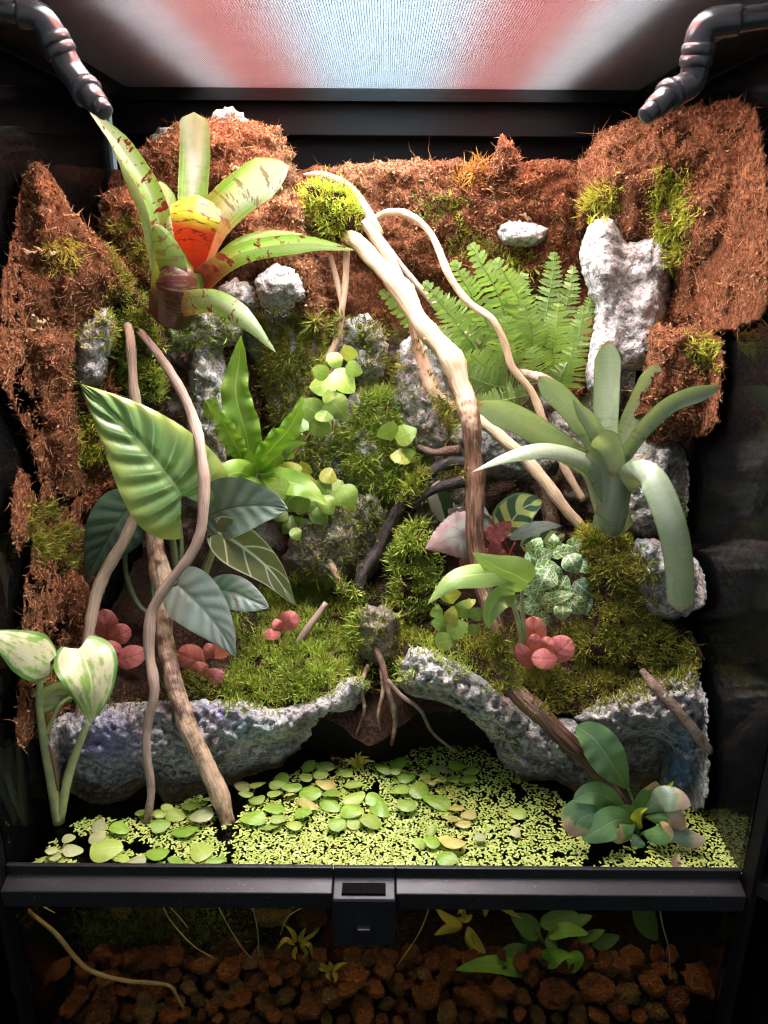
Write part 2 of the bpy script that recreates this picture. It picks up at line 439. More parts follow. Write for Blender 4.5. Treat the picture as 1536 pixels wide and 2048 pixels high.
MT['aloc_mid'] = leafmat('grey_green_leaf', f_aloc((0.17, 0.24, 0.185), (0.11, 0.165, 0.125), 6.0, 1.4, (0.07, 0.11, 0.08), .6), 0.27, 0.10, 0.9)
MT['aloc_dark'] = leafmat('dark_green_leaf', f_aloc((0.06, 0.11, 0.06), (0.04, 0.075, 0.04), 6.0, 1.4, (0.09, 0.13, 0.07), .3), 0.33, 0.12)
def f_polly(g, u, v, au):
    c = g.mix(n_uv(g, u, v, 2, 3), (0.10, 0.15, 0.05), (0.24, 0.25, 0.09))
    c = g.mix(laterals(g, v, au, 4.0, 1.0, 0.90), c, (0.62, 0.70, 0.48))
    c = g.mix(midrib(g, au, 0.10), c, (0.75, 0.80, 0.60))
    return g.mix(g.step(au, 0.90, 0.98), c, (0.60, 0.66, 0.42))
MT['polly'] = leafmat('white_veined_leaf', f_polly, 0.3, 0.2)
def f_simple(a, b, rib, ribw=0.06, lat=None):
    def fn(g, u, v, au):
        c = g.mix(n_uv(g, u, v, 2.0, 2.5), a, b)
        if lat: c = g.mix(g.m('MULTIPLY', laterals(g, v, au, lat[0], lat[1], 0.8), lat[2]), c, rib)
        return g.mix(g.m('MULTIPLY', midrib(g, au, ribw), 0.8), c, rib)
    return fn
MT['nest'] = leafmat('glossy_strap_fern_leaf', f_simple((0.12, 0.26, 0.03), (0.26, 0.44, 0.06), (0.40, 0.52, 0.12), 0.07), 0.25, 0.3)
MT['fig'] = leafmat('fig_leaf', f_simple((0.19, 0.32, 0.05), (0.30, 0.43, 0.085), (0.38, 0.50, 0.15), 0.06, (5, 1.2, .3)), 0.35, 0.3)
MT['fig_yellow'] = leafmat('yellowing_fig_leaf', f_simple((0.33, 0.39, 0.05), (0.45, 0.46, 0.08), (0.58, 0.62, 0.18), 0.06, (5, 1.2, .3)), 0.35, 0.3)
MT['fern'] = leafmat('fern_leaf', f_simple((0.20, 0.33, 0.085), (0.31, 0.45, 0.15), (0.34, 0.48, 0.18)), 0.5, 0.3)
MT['philo'] = leafmat('young_arum_leaf', f_simple((0.21, 0.36, 0.08), (0.34, 0.48, 0.16), (0.50, 0.66, 0.25), 0.05), 0.3, 0.3)
MT['pink'] = leafmat('coral_pink_leaf', f_simple((0.66, 0.17, 0.15), (0.80, 0.28, 0.25), (0.46, 0.07, 0.07), 0.05, (4, 1.2, .5)), 0.5, 0.25)
MT['pink_dull'] = leafmat('brownish_pink_leaf', f_simple((0.50, 0.13, 0.09), (0.62, 0.20, 0.14), (0.26, 0.04, 0.03), 0.05, (4, 1.2, .45)), 0.42, 0.15)
def f_fitt(g, u, v, au):
    c = g.mix(n_uv(g, u, v, 2, 2), (0.10, 0.24, 0.06), (0.20, 0.36, 0.11))
    d = g.vor(g.vec(u, g.m('MULTIPLY', v, 2.0), g.m('MULTIPLY', g.rnd(), 5.0)), 2.1, 'DISTANCE_TO_EDGE')
    c = g.mix(g.step(d, 0.08, 0.02), c, (0.58, 0.68, 0.42))
    c = g.mix(laterals(g, v, au, 4.5, 1.2, 0.82), c, (0.62, 0.72, 0.46))
    return g.mix(midrib(g, au, 0.10), c, (0.72, 0.80, 0.64))
MT['fitt'] = leafmat('white_netted_leaf', f_fitt, 0.4, 0.2)
def f_cal(g, u, v, au):
    w = g.m('SINE', g.m('MULTIPLY', g.m('SUBTRACT', g.m('MULTIPLY', v, 3.2), g.m('MULTIPLY', au, 0.9)), 2 * math.pi))
    nn = n_uv(g, u, v, 3, 4)
    f = g.step(g.m('ADD', w, g.m('MULTIPLY', nn, 0.6)), 0.0, 0.5)
    c = g.mix(f, (0.40, 0.46, 0.14), (0.045, 0.10, 0.06))
    c = g.mix(g.step(au, 0.82, 0.92), c, (0.14, 0.20, 0.10))
    return g.mix(midrib(g, au, 0.06), c, (0.34, 0.42, 0.18))
MT['cal'] = leafmat('feathered_calathea_leaf', f_cal, 0.35, 0.15)
def f_beg(g, u, v, au):
    dv = g.m('SUBTRACT', v, 0.3)
    r = g.m('SQRT', g.m('ADD', g.m('MULTIPLY', g.m('MULTIPLY', u, u), 0.4), g.m('MULTIPLY', dv, dv)))
    n = n_uv(g, u, v, 5, 5)
    ang = g.m('ARCTAN2', u, g.m('MULTIPLY', dv, 2.0))
    vein = g.step(g.m('COSINE', g.m('MULTIPLY', ang, 7.0)), 0.80, 1.0)
    c = g.mix(g.step(g.m('ADD', r, g.m('MULTIPLY', n, 0.3)), 0.45, 0.62), (0.30, 0.285, 0.235), (0.27, 0.165, 0.14))
    c = g.mix(g.m('MULTIPLY', vein, 0.6), c, (0.30, 0.12, 0.13))
    c = g.mix(g.step(g.m('ADD', r, g.m('MULTIPLY', n, 0.15)), 0.30, 0.10), c, (0.13, 0.085, 0.085))
    return g.mix(g.step(au, 0.90, 1.0), c, (0.16, 0.14, 0.09))
MT['beg'] = leafmat('silver_begonia_leaf', f_beg, 0.45, 0.12)
MT['beg_red'] = leafmat('red_begonia_underside', f_simple((0.36, 0.06, 0.08), (0.56, 0.17, 0.19), (0.60, 0.24, 0.24), 0.05, (3, 1, .5)), 0.4, 0.25)
MT['silver'] = leafmat('silver_leaf', f_simple((0.30, 0.35, 0.33), (0.44, 0.47, 0.45), (0.20, 0.24, 0.20), 0.05, (5, 1.4, .4)), 0.4, 0.12)
MT['half'] = leafmat('half_cream_leaf', lambda g, u, v, au: g.mix(g.step(g.m('ADD', u, g.m('MULTIPLY', n_uv(g, u, v, 2, 3), 0.2)), 0.0, 0.1), (0.60, 0.52, 0.44), (0.04, 0.09, 0.03)), 0.35, 0.15)
def f_pothos(g, u, v, au):
    n = n_uv(g, u, v, 2.2, 3.2, 1.2, 5); k = n_uv(g, u, v, 9, 16, 1.0, 3)
    c = g.mix(g.step(n, 0.46, 0.62), (0.64, 0.66, 0.42), (0.26, 0.44, 0.10))
    c = g.mix(g.m('MULTIPLY', g.step(k, 0.60, 0.66), 0.7), c, (0.30, 0.46, 0.14))
    c = g.mix(g.step(g.m('ADD', au, g.m('MULTIPLY', n, 0.25)), 0.92, 1.02), c, (0.13, 0.30, 0.06))
    return g.mix(midrib(g, au, 0.05), c, (0.60, 0.68, 0.36))
MT['pothos'] = leafmat('marbled_pothos_leaf', f_pothos, 0.3, 0.28)
MT['stem'] = plain('pale_green_stem', (0.42, 0.48, 0.20), 0.4)
MT['stem_dark'] = plain('dull_green_stem', (0.10, 0.14, 0.06), 0.45)
MT['stem_brown'] = plain('brown_stem', (0.17, 0.10, 0.05), 0.7)
MT['stem_red'] = plain('red_stem', (0.40, 0.06, 0.04), 0.5)
def f_anub(burn):
    def fn(g, u, v, au):
        c = f_simple((0.06, 0.15, 0.045), (0.12, 0.24, 0.075), (0.20, 0.32, 0.14), 0.05)(g, u, v, au)
        if not burn: return c
        n = n_uv(g, u, v, 3, 5)
        e = g.m('ADD', v, g.m('MULTIPLY', g.m('SUBTRACT', n, 0.5), 0.35))
        c = g.mix(g.step(e, burn - .06, burn), c, (0.36, 0.36, 0.10))
        return g.mix(g.step(e, burn, burn + .03), c, g.mix(n_uv(g, u, v, 9, 9), (0.30, 0.15, 0.07), (0.66, 0.46, 0.30)))
    return fn
MT['anub'] = leafmat('dark_glossy_leaf', f_anub(0), 0.27, 0.10, 1.0)
MT['anub_burn'] = leafmat('scorched_tip_leaf', f_anub(0.80), 0.28, 0.10, 1.0)
MT['anub_burn2'] = leafmat('badly_scorched_leaf', f_anub(0.62), 0.3, 0.10, 1.0)
MT['anub_grey'] = leafmat('greyish_scorched_leaf', lambda g, u, v, au: g.mix(0.45, f_anub(0.78)(g, u, v, au), (0.24, 0.28, 0.24)), 0.28, 0.1)
MT['yellow_leaf'] = leafmat('young_yellow_leaf', f_simple((0.42, 0.52, 0.03), (0.50, 0.58, 0.06), (0.55, 0.6, 0.2)), 0.3, 0.3)
MT['sub_leaf'] = leafmat('submerged_green_leaf', f_simple((0.14, 0.36, 0.05), (0.22, 0.46, 0.08), (0.30, 0.50, 0.14), 0.05), 0.5, 0.2)
MT['sub_dark'] = leafmat('submerged_dark_leaf', f_simple((0.06, 0.15, 0.04), (0.10, 0.22, 0.06), (0.16, 0.26, 0.10), 0.05), 0.5, 0.2)
MT['sub_yellow'] = leafmat('submerged_yellow_leaf', f_simple((0.42, 0.36, 0.05), (0.56, 0.50, 0.09), (0.6, 0.5, 0.15), 0.05), 0.5, 0.2)
MT['root'] = plain('pale_root', (0.45, 0.36, 0.20), 0.6)
MT['pad_green'] = leafmat('floating_leaf_green', f_simple((0.17, 0.33, 0.03), (0.28, 0.44, 0.06), (0.36, 0.50, 0.13), 0.04), 0.3, 0.2)
MT['pad_lime'] = leafmat('floating_leaf_lime', f_simple((0.28, 0.41, 0.06), (0.38, 0.49, 0.11), (0.44, 0.54, 0.20), 0.04), 0.32, 0.2)
MT['pad_yellow'] = leafmat('floating_leaf_yellow', f_simple((0.44, 0.41, 0.08), (0.54, 0.46, 0.19), (0.55, 0.5, 0.25), 0.04), 0.35, 0.2)
MT['pad_pale'] = leafmat('floating_leaf_pale', f_simple((0.38, 0.43, 0.15), (0.47, 0.49, 0.26), (0.5, 0.52, 0.3), 0.04), 0.35, 0.2)
MT['dry'] = leafmat('dry_scrap', f_simple((0.42, 0.28, 0.16), (0.62, 0.46, 0.30), (0.4, 0.25, 0.15)), 0.8, 0.15)
def m_lava(name, a, b):
    g = G(name); p = g.obj(); n = g.noise(p, 2.2, 6, 0.7); v = g.vor(p, 4.5)
    r = g.rnd(); c = g.mix(n, a, b); c = g.mix(g.m('MULTIPLY', g.m('POWER', r, 1.6), 0.8), c, (0.15, 0.06, 0.03))
    c = g.mix(g.m('MULTIPLY', g.step(v, 0.30, 0.12), 0.7), c, (0.07, 0.025, 0.012))
    return g.done(g.bsdf(c, 0.85, 0.3, g.bump(g.m('ADD', g.m('MULTIPLY', g.m('MINIMUM', v, 0.5), 0.6), g.m('MULTIPLY', n, 1.6)), 1.0, 0.4)))
MT['lava'] = m_lava('lava_stone', (0.46, 0.12, 0.035), (0.80, 0.32, 0.11))
MT['lava_tan'] = m_lava('tan_lava_stone', (0.38, 0.22, 0.08), (0.58, 0.38, 0.16))

# ------------------------------------------------------------------ shape builders
def profile(kind, v):
    if kind == 'strap': return (0.82 + 0.18 * min(1, v / 0.4)) * min(1.0, max(0.0, (1 - v) / 0.16)) ** 0.55
    if kind == 'taper': return (1 - 0.35 * v) * min(1.0, max(0.0, (1 - v) / 0.28)) ** 0.8
    if kind == 'blunt': return (0.9 + 0.1 * math.sin(v * 3)) * min(1.0, max(0.0, (1 - v) / 0.05)) ** 0.5
    if kind == 'lance': return max(0.0, math.sin(math.pi * v ** 0.75)) ** 0.85
    if kind == 'oval': return max(0.0, math.sin(math.pi * v)) ** 0.62
    if kind == 'egg': return max(0.0, math.sin(math.pi * v ** 0.72)) ** 0.70
    if kind == 'obov': return max(0.0, math.sin(math.pi * v ** 1.45)) ** 0.62
    if kind == 'heart': return max(0.0, math.sin(math.pi * min(1, v * 0.97 + 0.03) ** 0.55)) ** 0.9
    if kind == 'sheath': return 1.0 - 0.12 * v
    if kind == 'scoop': return (0.75 + 0.25 * v) * min(1.0, max(0.0, (1 - v) / 0.3)) ** 0.5
    if kind == 'fan': return (0.42 + 0.58 * min(1, v / 0.75) ** 1.3) * min(1.0, max(0.0, (1 - v) / 0.10)) ** 0.4
    if kind == 'round': return max(0.0, 1 - (2 * v - 1) ** 2) ** 0.5
    if kind == 'dome': return (0.85 + 0.15 * v) * max(0.0, 1 - max(0.0, (v - 0.55) / 0.45) ** 2.6) ** 0.5
    return 1.0

WK = {'brom_green': 0.76, 'brom_spot': 0.86, 'brom_pale': 0.9, 'brom_dense': 0.88, 'brom_pink': 0.92, 'fitt': 1.25, 'pink': 1.12, 'pink_dull': 1.1}
def leaf(parent, mat, pts, w, prof='lance', roll=0.0, cup=0.0, fold=0.0, wave=0.0, waven=5, quilt=0.0, qn=7, qk=1.6,
         notch=0.0, nu=8, nv=22, twist=0.0, serr=0.0, name='leaf', label=None, skew=0.0):
    """pts: (px, py, Y) along the midrib; w: full width in pixels; roll in degrees (0 = faces the camera)"""
    W = [P(*q) for q in pts]
    C = catmull([tuple(q) for q in W], nv * 3)
    Ls = len(C)
    mp = m_per_px(Vector(C.mean(axis=0)))
    hw = w * mp / 2 * WK.get(mat, 1.0)
    V, UV = [], []
    T = np.gradient(C, axis=0); T /= np.linalg.norm(T, axis=1)[:, None] + 1e-12
    L = float(np.sum(np.linalg.norm(np.diff(C, axis=0), axis=1)))
    rs = random.random() * 6.28
    for i in range(nv + 1):
        v = i / nv
        wp = profile(prof, v)
        for j in range(-nu, nu + 1):
            u = j / nu
            vv = v + notch * (1 - v) ** 3 * (1 - abs(u) ** 1.3)
            vv = min(1.0, vv)
            k = vv * (Ls - 1); a = int(min(k, Ls - 2)); f = k - a
            c = Vector(C[a] * (1 - f) + C[a + 1] * f); t = Vector(T[a] * (1 - f) + T[a + 1] * f)
            view = (CAM_LOC - c).normalized()
            s = t.cross(view)
            if s.length < 1e-4: s = Vector((1, 0, 0))
            s.normalize(); nn = s.cross(t).normalized()
            ang = math.radians(roll + twist * v)
            s2 = s * math.cos(ang) + nn * math.sin(ang); n2 = nn * math.cos(ang) - s * math.sin(ang)
            ed = 1.0 + serr * (1 if (i % 2) else -1) * abs(u) ** 6
            p = c + s2 * (u * hw * wp * ed + skew * hw * v)
            h = cup * hw * wp * u * u + fold * hw * wp * abs(u)
            h += wave * hw * math.sin(2 * math.pi * waven * v + rs + (0.9 if u < 0 else 0)) * abs(u) ** 1.6 * wp
            if quilt:
                h += quilt * hw * (abs(math.sin(math.pi * (qn * v - qk * abs(u) ** 0.8 + 0.25))) ** 0.7) * min(1, abs(u) * 6) * (1 - abs(u) ** 6)
            p += n2 * h
            V.append(p); UV.append(((u + 1) / 2, v))
    F = []
    m = 2 * nu + 1
    for i in range(nv):
        for j in range(m - 1):
            F.append((i * m + j, i * m + j + 1, (i + 1) * m + j + 1, (i + 1) * m + j))
    o = mk(name, V, F, MT[mat], parent, uv=UV)
    if label: o['label'] = label
    return o

def tube_geo(C, R, sides=10, cap=True, rough=0.0, fr=60.0, seed=0.0):
    """C: n x 3 centres, R: n radii -> verts, faces, uv"""
    n = len(C); T = np.gradient(C, axis=0)
    T /= np.linalg.norm(T, axis=1)[:, None] + 1e-12
    ref = np.array([0.0, -1.0, 0.2])
    V, UV, F = [], [], []
    prev = None
    for i in range(n):
        t = T[i]
        a = np.cross(t, ref) if prev is None else prev - t * np.dot(prev, t)
        if np.linalg.norm(a) < 1e-6: a = np.cross(t, np.array([1.0, 0, 0]))
        a /= np.linalg.norm(a); prev = a
        b = np.cross(t, a)
        for k in range(sides):
            th = 2 * math.pi * k / sides
            d = a * math.cos(th) + b * math.sin(th)
            r = R[i]
            if rough:
                q = Vector(C[i] + d * r) * fr + Vector((seed, seed, seed))
                r *= 1 + rough * (noise.noise(q) + 0.6 * noise.noise(q * 2.3) + 0.35 * noise.noise(q * 5.1) + 0.5 * noise.noise(Vector((math.cos(th) * 2 + seed, math.sin(th) * 2, i * 0.05))))
            V.append(C[i] + d * r); UV.append((k / sides, i / n * 4))
    for i in range(n - 1):
        for k in range(sides):
            F.append((i * sides + k, i * sides + (k + 1) % sides, (i + 1) * sides + (k + 1) % sides, (i + 1) * sides + k))
    if cap:
        F.append(tuple(range(sides))[::-1]); F.append(tuple((n - 1) * sides + k for k in range(sides)))
    return V, F, UV

BASES = []          # meshes that moss can grow on
def base_add(V, F): BASES.append((np.asarray([tuple(q) for q in V]), F))

def branch(name, mat, pts, label=None, cat=None, group=None, parent=None, rough=0.14, sides=12, n=None, ground=False, fr=60.0):
    """pts: (px, py, Y, width px, tone)"""
    Q = []
    for q in pts:
        p = P(q[0], q[1], q[2]); tone = q[4] if len(q) > 4 else 0.0
        Q.append((p.x, p.y, p.z, q[3] * m_per_px(p) / 2 * (0.84 if q[3] > 14 else 0.95), tone))
    L = sum(math.dist(Q[i][:3], Q[i + 1][:3]) for i in range(len(Q) - 1))
    n = n or max(12, int(L / 0.0045))
    A = catmull(Q, n)
    C = A[:, :3].copy()
    if rough and pts[0][3] > 10:
        for _ in range(max(1, int(L / 0.07))):
            i0 = random.uniform(.08, .92) * n; kk = random.uniform(.08, .26)
            A[:, 3] *= 1 + kk * np.exp(-((np.arange(n) - i0) / random.uniform(1.5, 3.5)) ** 2)
    if rough:
        for i in range(n):
            q = Vector(C[i]) * 22 + Vector((len(pts) * 3.1, 0, 0))
            C[i] += np.array((noise.noise(q), noise.noise(q + Vector((9, 0, 0))), noise.noise(q + Vector((0, 9, 0))))) * A[i, 3] * 0.34
    V, F, UV = tube_geo(C, A[:, 3], sides, True, rough, fr, random.random() * 20)
    o = mk(name, V, F, MT[mat], parent, uv=UV, tone=np.repeat(np.clip(A[:, 4], 0, 1), sides))
    if parent is None: prop(o, label, cat, group)
    if ground: base_add(V, F)
    return o

def stem(parent, mat, pts, name='stem', sides=7):
    """plain thin stalk; pts: (px, py, Y, width)"""
    Q = []
    for q in pts:
        p = P(q[0], q[1], q[2]); Q.append((p.x, p.y, p.z, q[3] * m_per_px(p) / 2))
    A = catmull(Q, max(8, 5 * len(Q)))
    V, F, UV = tube_geo(A[:, :3], A[:, 3], sides)
    return mk(name, V, F, MT[mat], parent, uv=UV)

def fr_noise(p, f, o=4):
    return noise.fractal(p * f, 0.9, 2.1, o)

def inflate(name, mat, poly, Y, T, label=None, cat=None, group=None, R=60.0, step=7.0, a1=0.006, f1=28.0, a2=0.003, f2=90.0, ridged=0.0,
            tilt=0.0, slope=0.0, parent=None, soil=None, ground=True, kind=None, seed=0.0, edge=3.0, pits=0.0, crack=0.0, cf=55.0, cw=0.28):
    """a solid body whose outline at distance Y is the given pixel polygon; T: how far it bulges to the front (metres).
    tilt: change of Y per 100 px downward, slope: per 100 px to the right"""
    A = np.asarray(poly, dtype=float)
    cx, cyy = A[:, 0].mean(), A[:, 1].mean()
    # smooth closed outline
    n = len(A); S = []
    for i in range(n):
        p0, p1, p2, p3 = A[i - 1], A[i], A[(i + 1) % n], A[(i + 2) % n]
        m = max(2, int(np.linalg.norm(p2 - p1) / step))
        for t in np.arange(m) / m:
            q = 0.5 * (2 * p1 + (p2 - p0) * t + (2 * p0 - 5 * p1 + 4 * p2 - p3) * t * t + (3 * p1 - p0 - 3 * p2 + p3) * t ** 3)
            k = noise.noise(Vector((q[0] * 0.05, q[1] * 0.05, seed))) * edge + noise.noise(Vector((q[0] * 0.13, q[1] * 0.13, seed + 5))) * edge
            q = q + (q - (cx, cyy)) / (np.linalg.norm(q - (cx, cyy)) + 1e-6) * k
            S.append(q)
    S = np.array(S); ns = len(S)
    gx, gy = np.meshgrid(np.arange(S[:, 0].min(), S[:, 0].max(), step), np.arange(S[:, 1].min(), S[:, 1].max(), step * 0.9))
    gx = gx + (np.arange(gx.shape[0]) % 2)[:, None] * step / 2
    pts = np.stack([gx.ravel(), gy.ravel()], 1) + RNG.uniform(-1, 1, (gx.size, 2)) * step * 0.18
    # inside test and distance to the outline
    a = S; b = np.roll(S, -1, axis=0)
    inside = np.zeros(len(pts), bool)
    for p1, p2 in zip(a, b):
        c = (p1[1] > pts[:, 1]) != (p2[1] > pts[:, 1])
        if c.any():
            xi = (p2[0] - p1[0]) * (pts[:, 1] - p1[1]) / (p2[1] - p1[1] + 1e-12) + p1[0]
            inside ^= c & (pts[:, 0] < xi)
    pts = pts[inside]
    d = np.full(len(pts), 1e9)
    for p1, p2 in zip(a, b):
        e = p2 - p1; t = np.clip(((pts - p1) @ e) / (e @ e + 1e-12), 0, 1)
        d = np.minimum(d, np.linalg.norm(pts - (p1 + t[:, None] * e), axis=1))
    keep = d > step * 0.55
    pts, d = pts[keep], d[keep]
    allp = np.vstack([S, pts])
    res = delaunay_2d_cdt([Vector(q) for q in allp], [(i, (i + 1) % ns) for i in range(ns)], [list(range(ns))], 1, 1e-5)
    vo, _, fo = res[0], res[1], res[2]
    dd = np.zeros(len(vo))
    orig = res[3]
    for i, src in enumerate(orig):
        if src: 
            j = min(src); dd[i] = 0 if j < ns else d[j - ns]
    sgn = 1
    h = np.sqrt(np.maximum(0, 1 - (1 - np.minimum(dd / R, 1)) ** 2))
    V = []
    def clampx(p):
        if abs(p.x) > HW - 0.006:
            dv = p - CAM_LOC
            k = (math.copysign(HW - 0.006, p.x) - CAM_LOC.x) / dv.x
            return CAM_LOC + dv * k
        return p
    def y_of(q): return Y + tilt * (q[1] - cyy) / 100 + slope * (q[0] - cx) / 100
    so = Vector((seed * 3.7, seed * 1.3, seed * 2.1))
    for i, q in enumerate(vo):
        p = clampx(P(q[0], q[1], y_of(q) - T * h[i]))
        dirv = (CAM_LOC - p).normalized()
        if dd[i] > 0:
            k = min(1, dd[i] / (R * 0.35))
            n1 = fr_noise(p + so, f1, 4)
            if ridged: n1 = (1 - ridged) * n1 + ridged * (0.9 - 2 * abs(noise.noise((p + so) * f1)) )
            n2 = fr_noise(p + so, f2, 3)
            dp = a1 * n1 + a2 * n2
            if crack:
                dv = noise.voronoi((p + so) * cf)[0]
                dp -= crack * max(0.0, 1 - (dv[1] - dv[0]) / cw)
            if pits:
                dp -= pits * max(0.0, noise.noise((p + so) * 60) - 0.15) * 2
            p = p + (dirv * 0.8 + Vector((0, -0.3, 0.25))) * dp * k
        V.append(p)
    nf = len(V)
    back = {}
    for i, q in enumerate(vo):
        if dd[i] <= 0: back[i] = i
        else:
            back[i] = len(V)
            p = P(q[0], q[1], min(y_of(q) + 0.5 * T * h[i], DEP - 0.004))
            V.append(clampx(p))
    F = []
    for f in fo:
        q = [vo[k] for k in f]
        area = (q[1][0] - q[0][0]) * (q[2][1] - q[0][1]) - (q[2][0] - q[0][0]) * (q[1][1] - q[0][1])
        g = list(f) if area < 0 else list(f)[::-1]
        F.append(tuple(g)); F.append(tuple(back[k] for k in g[::-1]))
    tone = np.zeros(len(V))
    if soil is not None:
        for i, q in enumerate(vo): tone[i] = min(1.0, max(0.0, soil(q[0], q[1])))
    o = mk(name, V, F, MT[mat], parent, tone=tone)
    if parent is None: prop(o, label, cat, group, kind)
    if ground: base_add(V, F)
    FRONT[o.name] = (np.array([tuple(p) for p in V[:nf]]), [tuple(f) for f in F[::2]])
    return o
FRONT = {}
# ================================================================== LARGE STRUCTURE: the tank
tank = thing('terrarium', (0, 0.225, FLOOR - 0.02), 'tall black framed glass terrarium with mesh top and front lock', 'terrarium')
def seg_x(name, prof, x0, x1, mat, bev=0.0008):
    """extrude a closed (y, z) outline along x"""
    n = len(prof)
    V = [(x0, y, z) for y, z in prof] + [(x1, y, z) for y, z in prof]
    F = [tuple(range(n))[::-1], tuple(range(n, 2 * n))] + [(i, (i + 1) % n, n + (i + 1) % n, n + i) for i in range(n)]
    o = mk(name, V, F, MT[mat], tank, smooth=False)
    return bevel(o, bev)
rail = [(0.001, -0.028), (0.001, 0.002), (-0.003, 0.002), (-0.003, -0.008), (-0.016, -0.012), (-0.016, -0.028)]
LX0, LX1 = -0.0345, 0.0165
seg_x('front_rail', rail, -HW - 0.004, LX0 - 0.0005, 'black')
seg_x('front_rail', rail, LX1 + 0.0005, HW + 0.001, 'black')
lockp = [(0.001, -0.060), (0.001, 0.002), (-0.003, 0.002), (-0.003, -0.0085), (-0.0215, -0.0115), (-0.0225, -0.0135), (-0.0225, -0.060)]
lock = seg_x('lock_housing', lockp, LX0, LX1, 'black', 0.0012)
o = mkbox('lock_slot', (LX0 + 0.0075, LX1 - 0.008, -0.0185, -0.0075, -0.0125, -0.0088), MT['blackmatte'], lock)
o = mkbox('lock_button', (-0.0145, -0.0035, -0.0275, -0.0215, -0.0445, -0.0375), MT['black'], lock, 0.001)
mkbox('lower_front_pane', (-HW + 0.001, HW - 0.001, -0.004, -0.0005, FLOOR, -0.0282), MT['glass'], tank)
for sx in (-1, 1):
    mkbox('side_pane', tuple(sorted((sx * (HW + 0.0005), sx * (HW + 0.0045)))) + (0.002, DEP, FLOOR, ZTOP - 0.012), MT['glass'], tank)
    mkbox('corner_post', tuple(sorted((sx * (HW + 0.0046), sx * (HW + 0.010)))) + (-0.016, 0.0015, FLOOR, ZTOP), MT['trim'], tank, 0.001)
    mkbox('added_side_film', tuple(sorted((sx * (HW + 0.0047), sx * (HW + 0.0052)))) + (0.003, DEP, FLOOR, ZTOP - 0.013), MT['blackmatte'], tank)  # black film added so the side glass stays dark under the fill
    o = mkbox('added_cabinet_wall', tuple(sorted((sx * (HW + 0.035), sx * (HW + 0.05)))) + (-0.03, DEP + .05, FLOOR - 0.05, ZTOP + .1), MT['blackmatte'])  # dark wall added so the view past the glass stays black
    prop(o, 'added black cabinet wall that darkens the view beside the %s glass' % ('left' if sx < 0 else 'right'), 'wall', kind='structure')
mkbox('back_pane', (-HW, HW, DEP - 0.002, DEP + 0.003, FLOOR, ZTOP - 0.012), MT['blackmatte'], tank)
mkbox('tank_base', (-HW - 0.008, HW + 0.008, -0.012, DEP + 0.008, FLOOR - 0.02, FLOOR - 0.001), MT['blackmatte'], tank, 0.002)
# screen top: frame round the edge and woven wire
fr = [box(-HW - 0.006, HW + 0.006, DEP - 0.022, DEP + 0.006, ZTOP - 0.012, ZTOP + 0.010),
      box(-HW - 0.006, -HW + 0.024, -0.016, DEP - 0.0225, ZTOP - 0.010, ZTOP + 0.009),
      box(HW - 0.024, HW + 0.006, -0.016, DEP - 0.0225, ZTOP - 0.010, ZTOP + 0.009),
      box(-HW + 0.0245, HW - 0.0245, -0.016, 0.006, ZTOP - 0.011, ZTOP + 0.008)]
v, f = join_geo(fr)
mk('screen_frame', v, f, MT['trim'], tank, smooth=False)
mkbox('rear_top_trim', (-HW + 0.002, HW - 0.002, DEP - 0.012, DEP - 0.003, ZTOP - 0.045, ZTOP - 0.0125), MT['trim'], tank, 0.001)
PITCH, WR = 0.0020, 0.00027
parts = []
def wire_geo(p0, p1, ax):
    out = []
    for p in (p0, p1):
        for k in range(4):
            th = math.pi / 2 * k + 0.4
            c, s = math.cos(th) * WR, math.sin(th) * WR
            out.append((p[0] + (c if ax else 0), p[1] + (0 if ax else c), p[2] + s))
    F = [(k, (k + 1) % 4, 4 + (k + 1) % 4, 4 + k) for k in range(4)]
    return out, F
x = -HW + 0.022
while x < HW - 0.022:
    parts.append(wire_geo((x, 0.004, ZTOP), (x, DEP - 0.020, ZTOP), True)); x += PITCH
y = 0.004
while y < DEP - 0.020:
    parts.append(wire_geo((-HW + 0.022, y, ZTOP + 0.0002), (HW - 0.022, y, ZTOP + 0.0002), False)); y += PITCH
v, f = join_geo(parts)
o = mk('screen_wire', v, f, MT['wire'], tank, smooth=False); o['kind'] = 'stuff'
# opened doors: only the hinge ends reach into the picture
for sx in (-1, 1):
    d = Vector((sx * 0.707, -0.707, 0)); nrm = Vector((sx * 0.707, 0.707, 0))
    root = Vector((sx * (HW + 0.005), -0.006, 0))
    def slab(t0, t1, h, z0, z1):
        V = []
        for z in (z0, z1):
            for (t, k) in ((t0, -h), (t1, -h), (t1, h), (t0, h)):
                q = root + d * t + nrm * k; V.append((q.x, q.y, z))
        F = [(0, 3, 2, 1), (4, 5, 6, 7), (0, 1, 5, 4), (1, 2, 6, 5), (2, 3, 7, 6), (3, 0, 4, 7)]
        return (V, F)
    v, f = slab(0.008, 0.26, 0.002, 0.004, ZTOP - 0.03)
    door = mk('door_pane', v, f, MT['glass'], tank, smooth=False)
    v, f = slab(0.004, 0.264, 0.005, -0.010, 0.0038)
    mk('door_rail', v, f, MT['black'], door, smooth=False)
    v, f = slab(0.0035, 0.0078, 0.0032, 0.0042, ZTOP - 0.03)
    mk('hinge_strip', v, f, MT['blackgloss'], door, smooth=False)

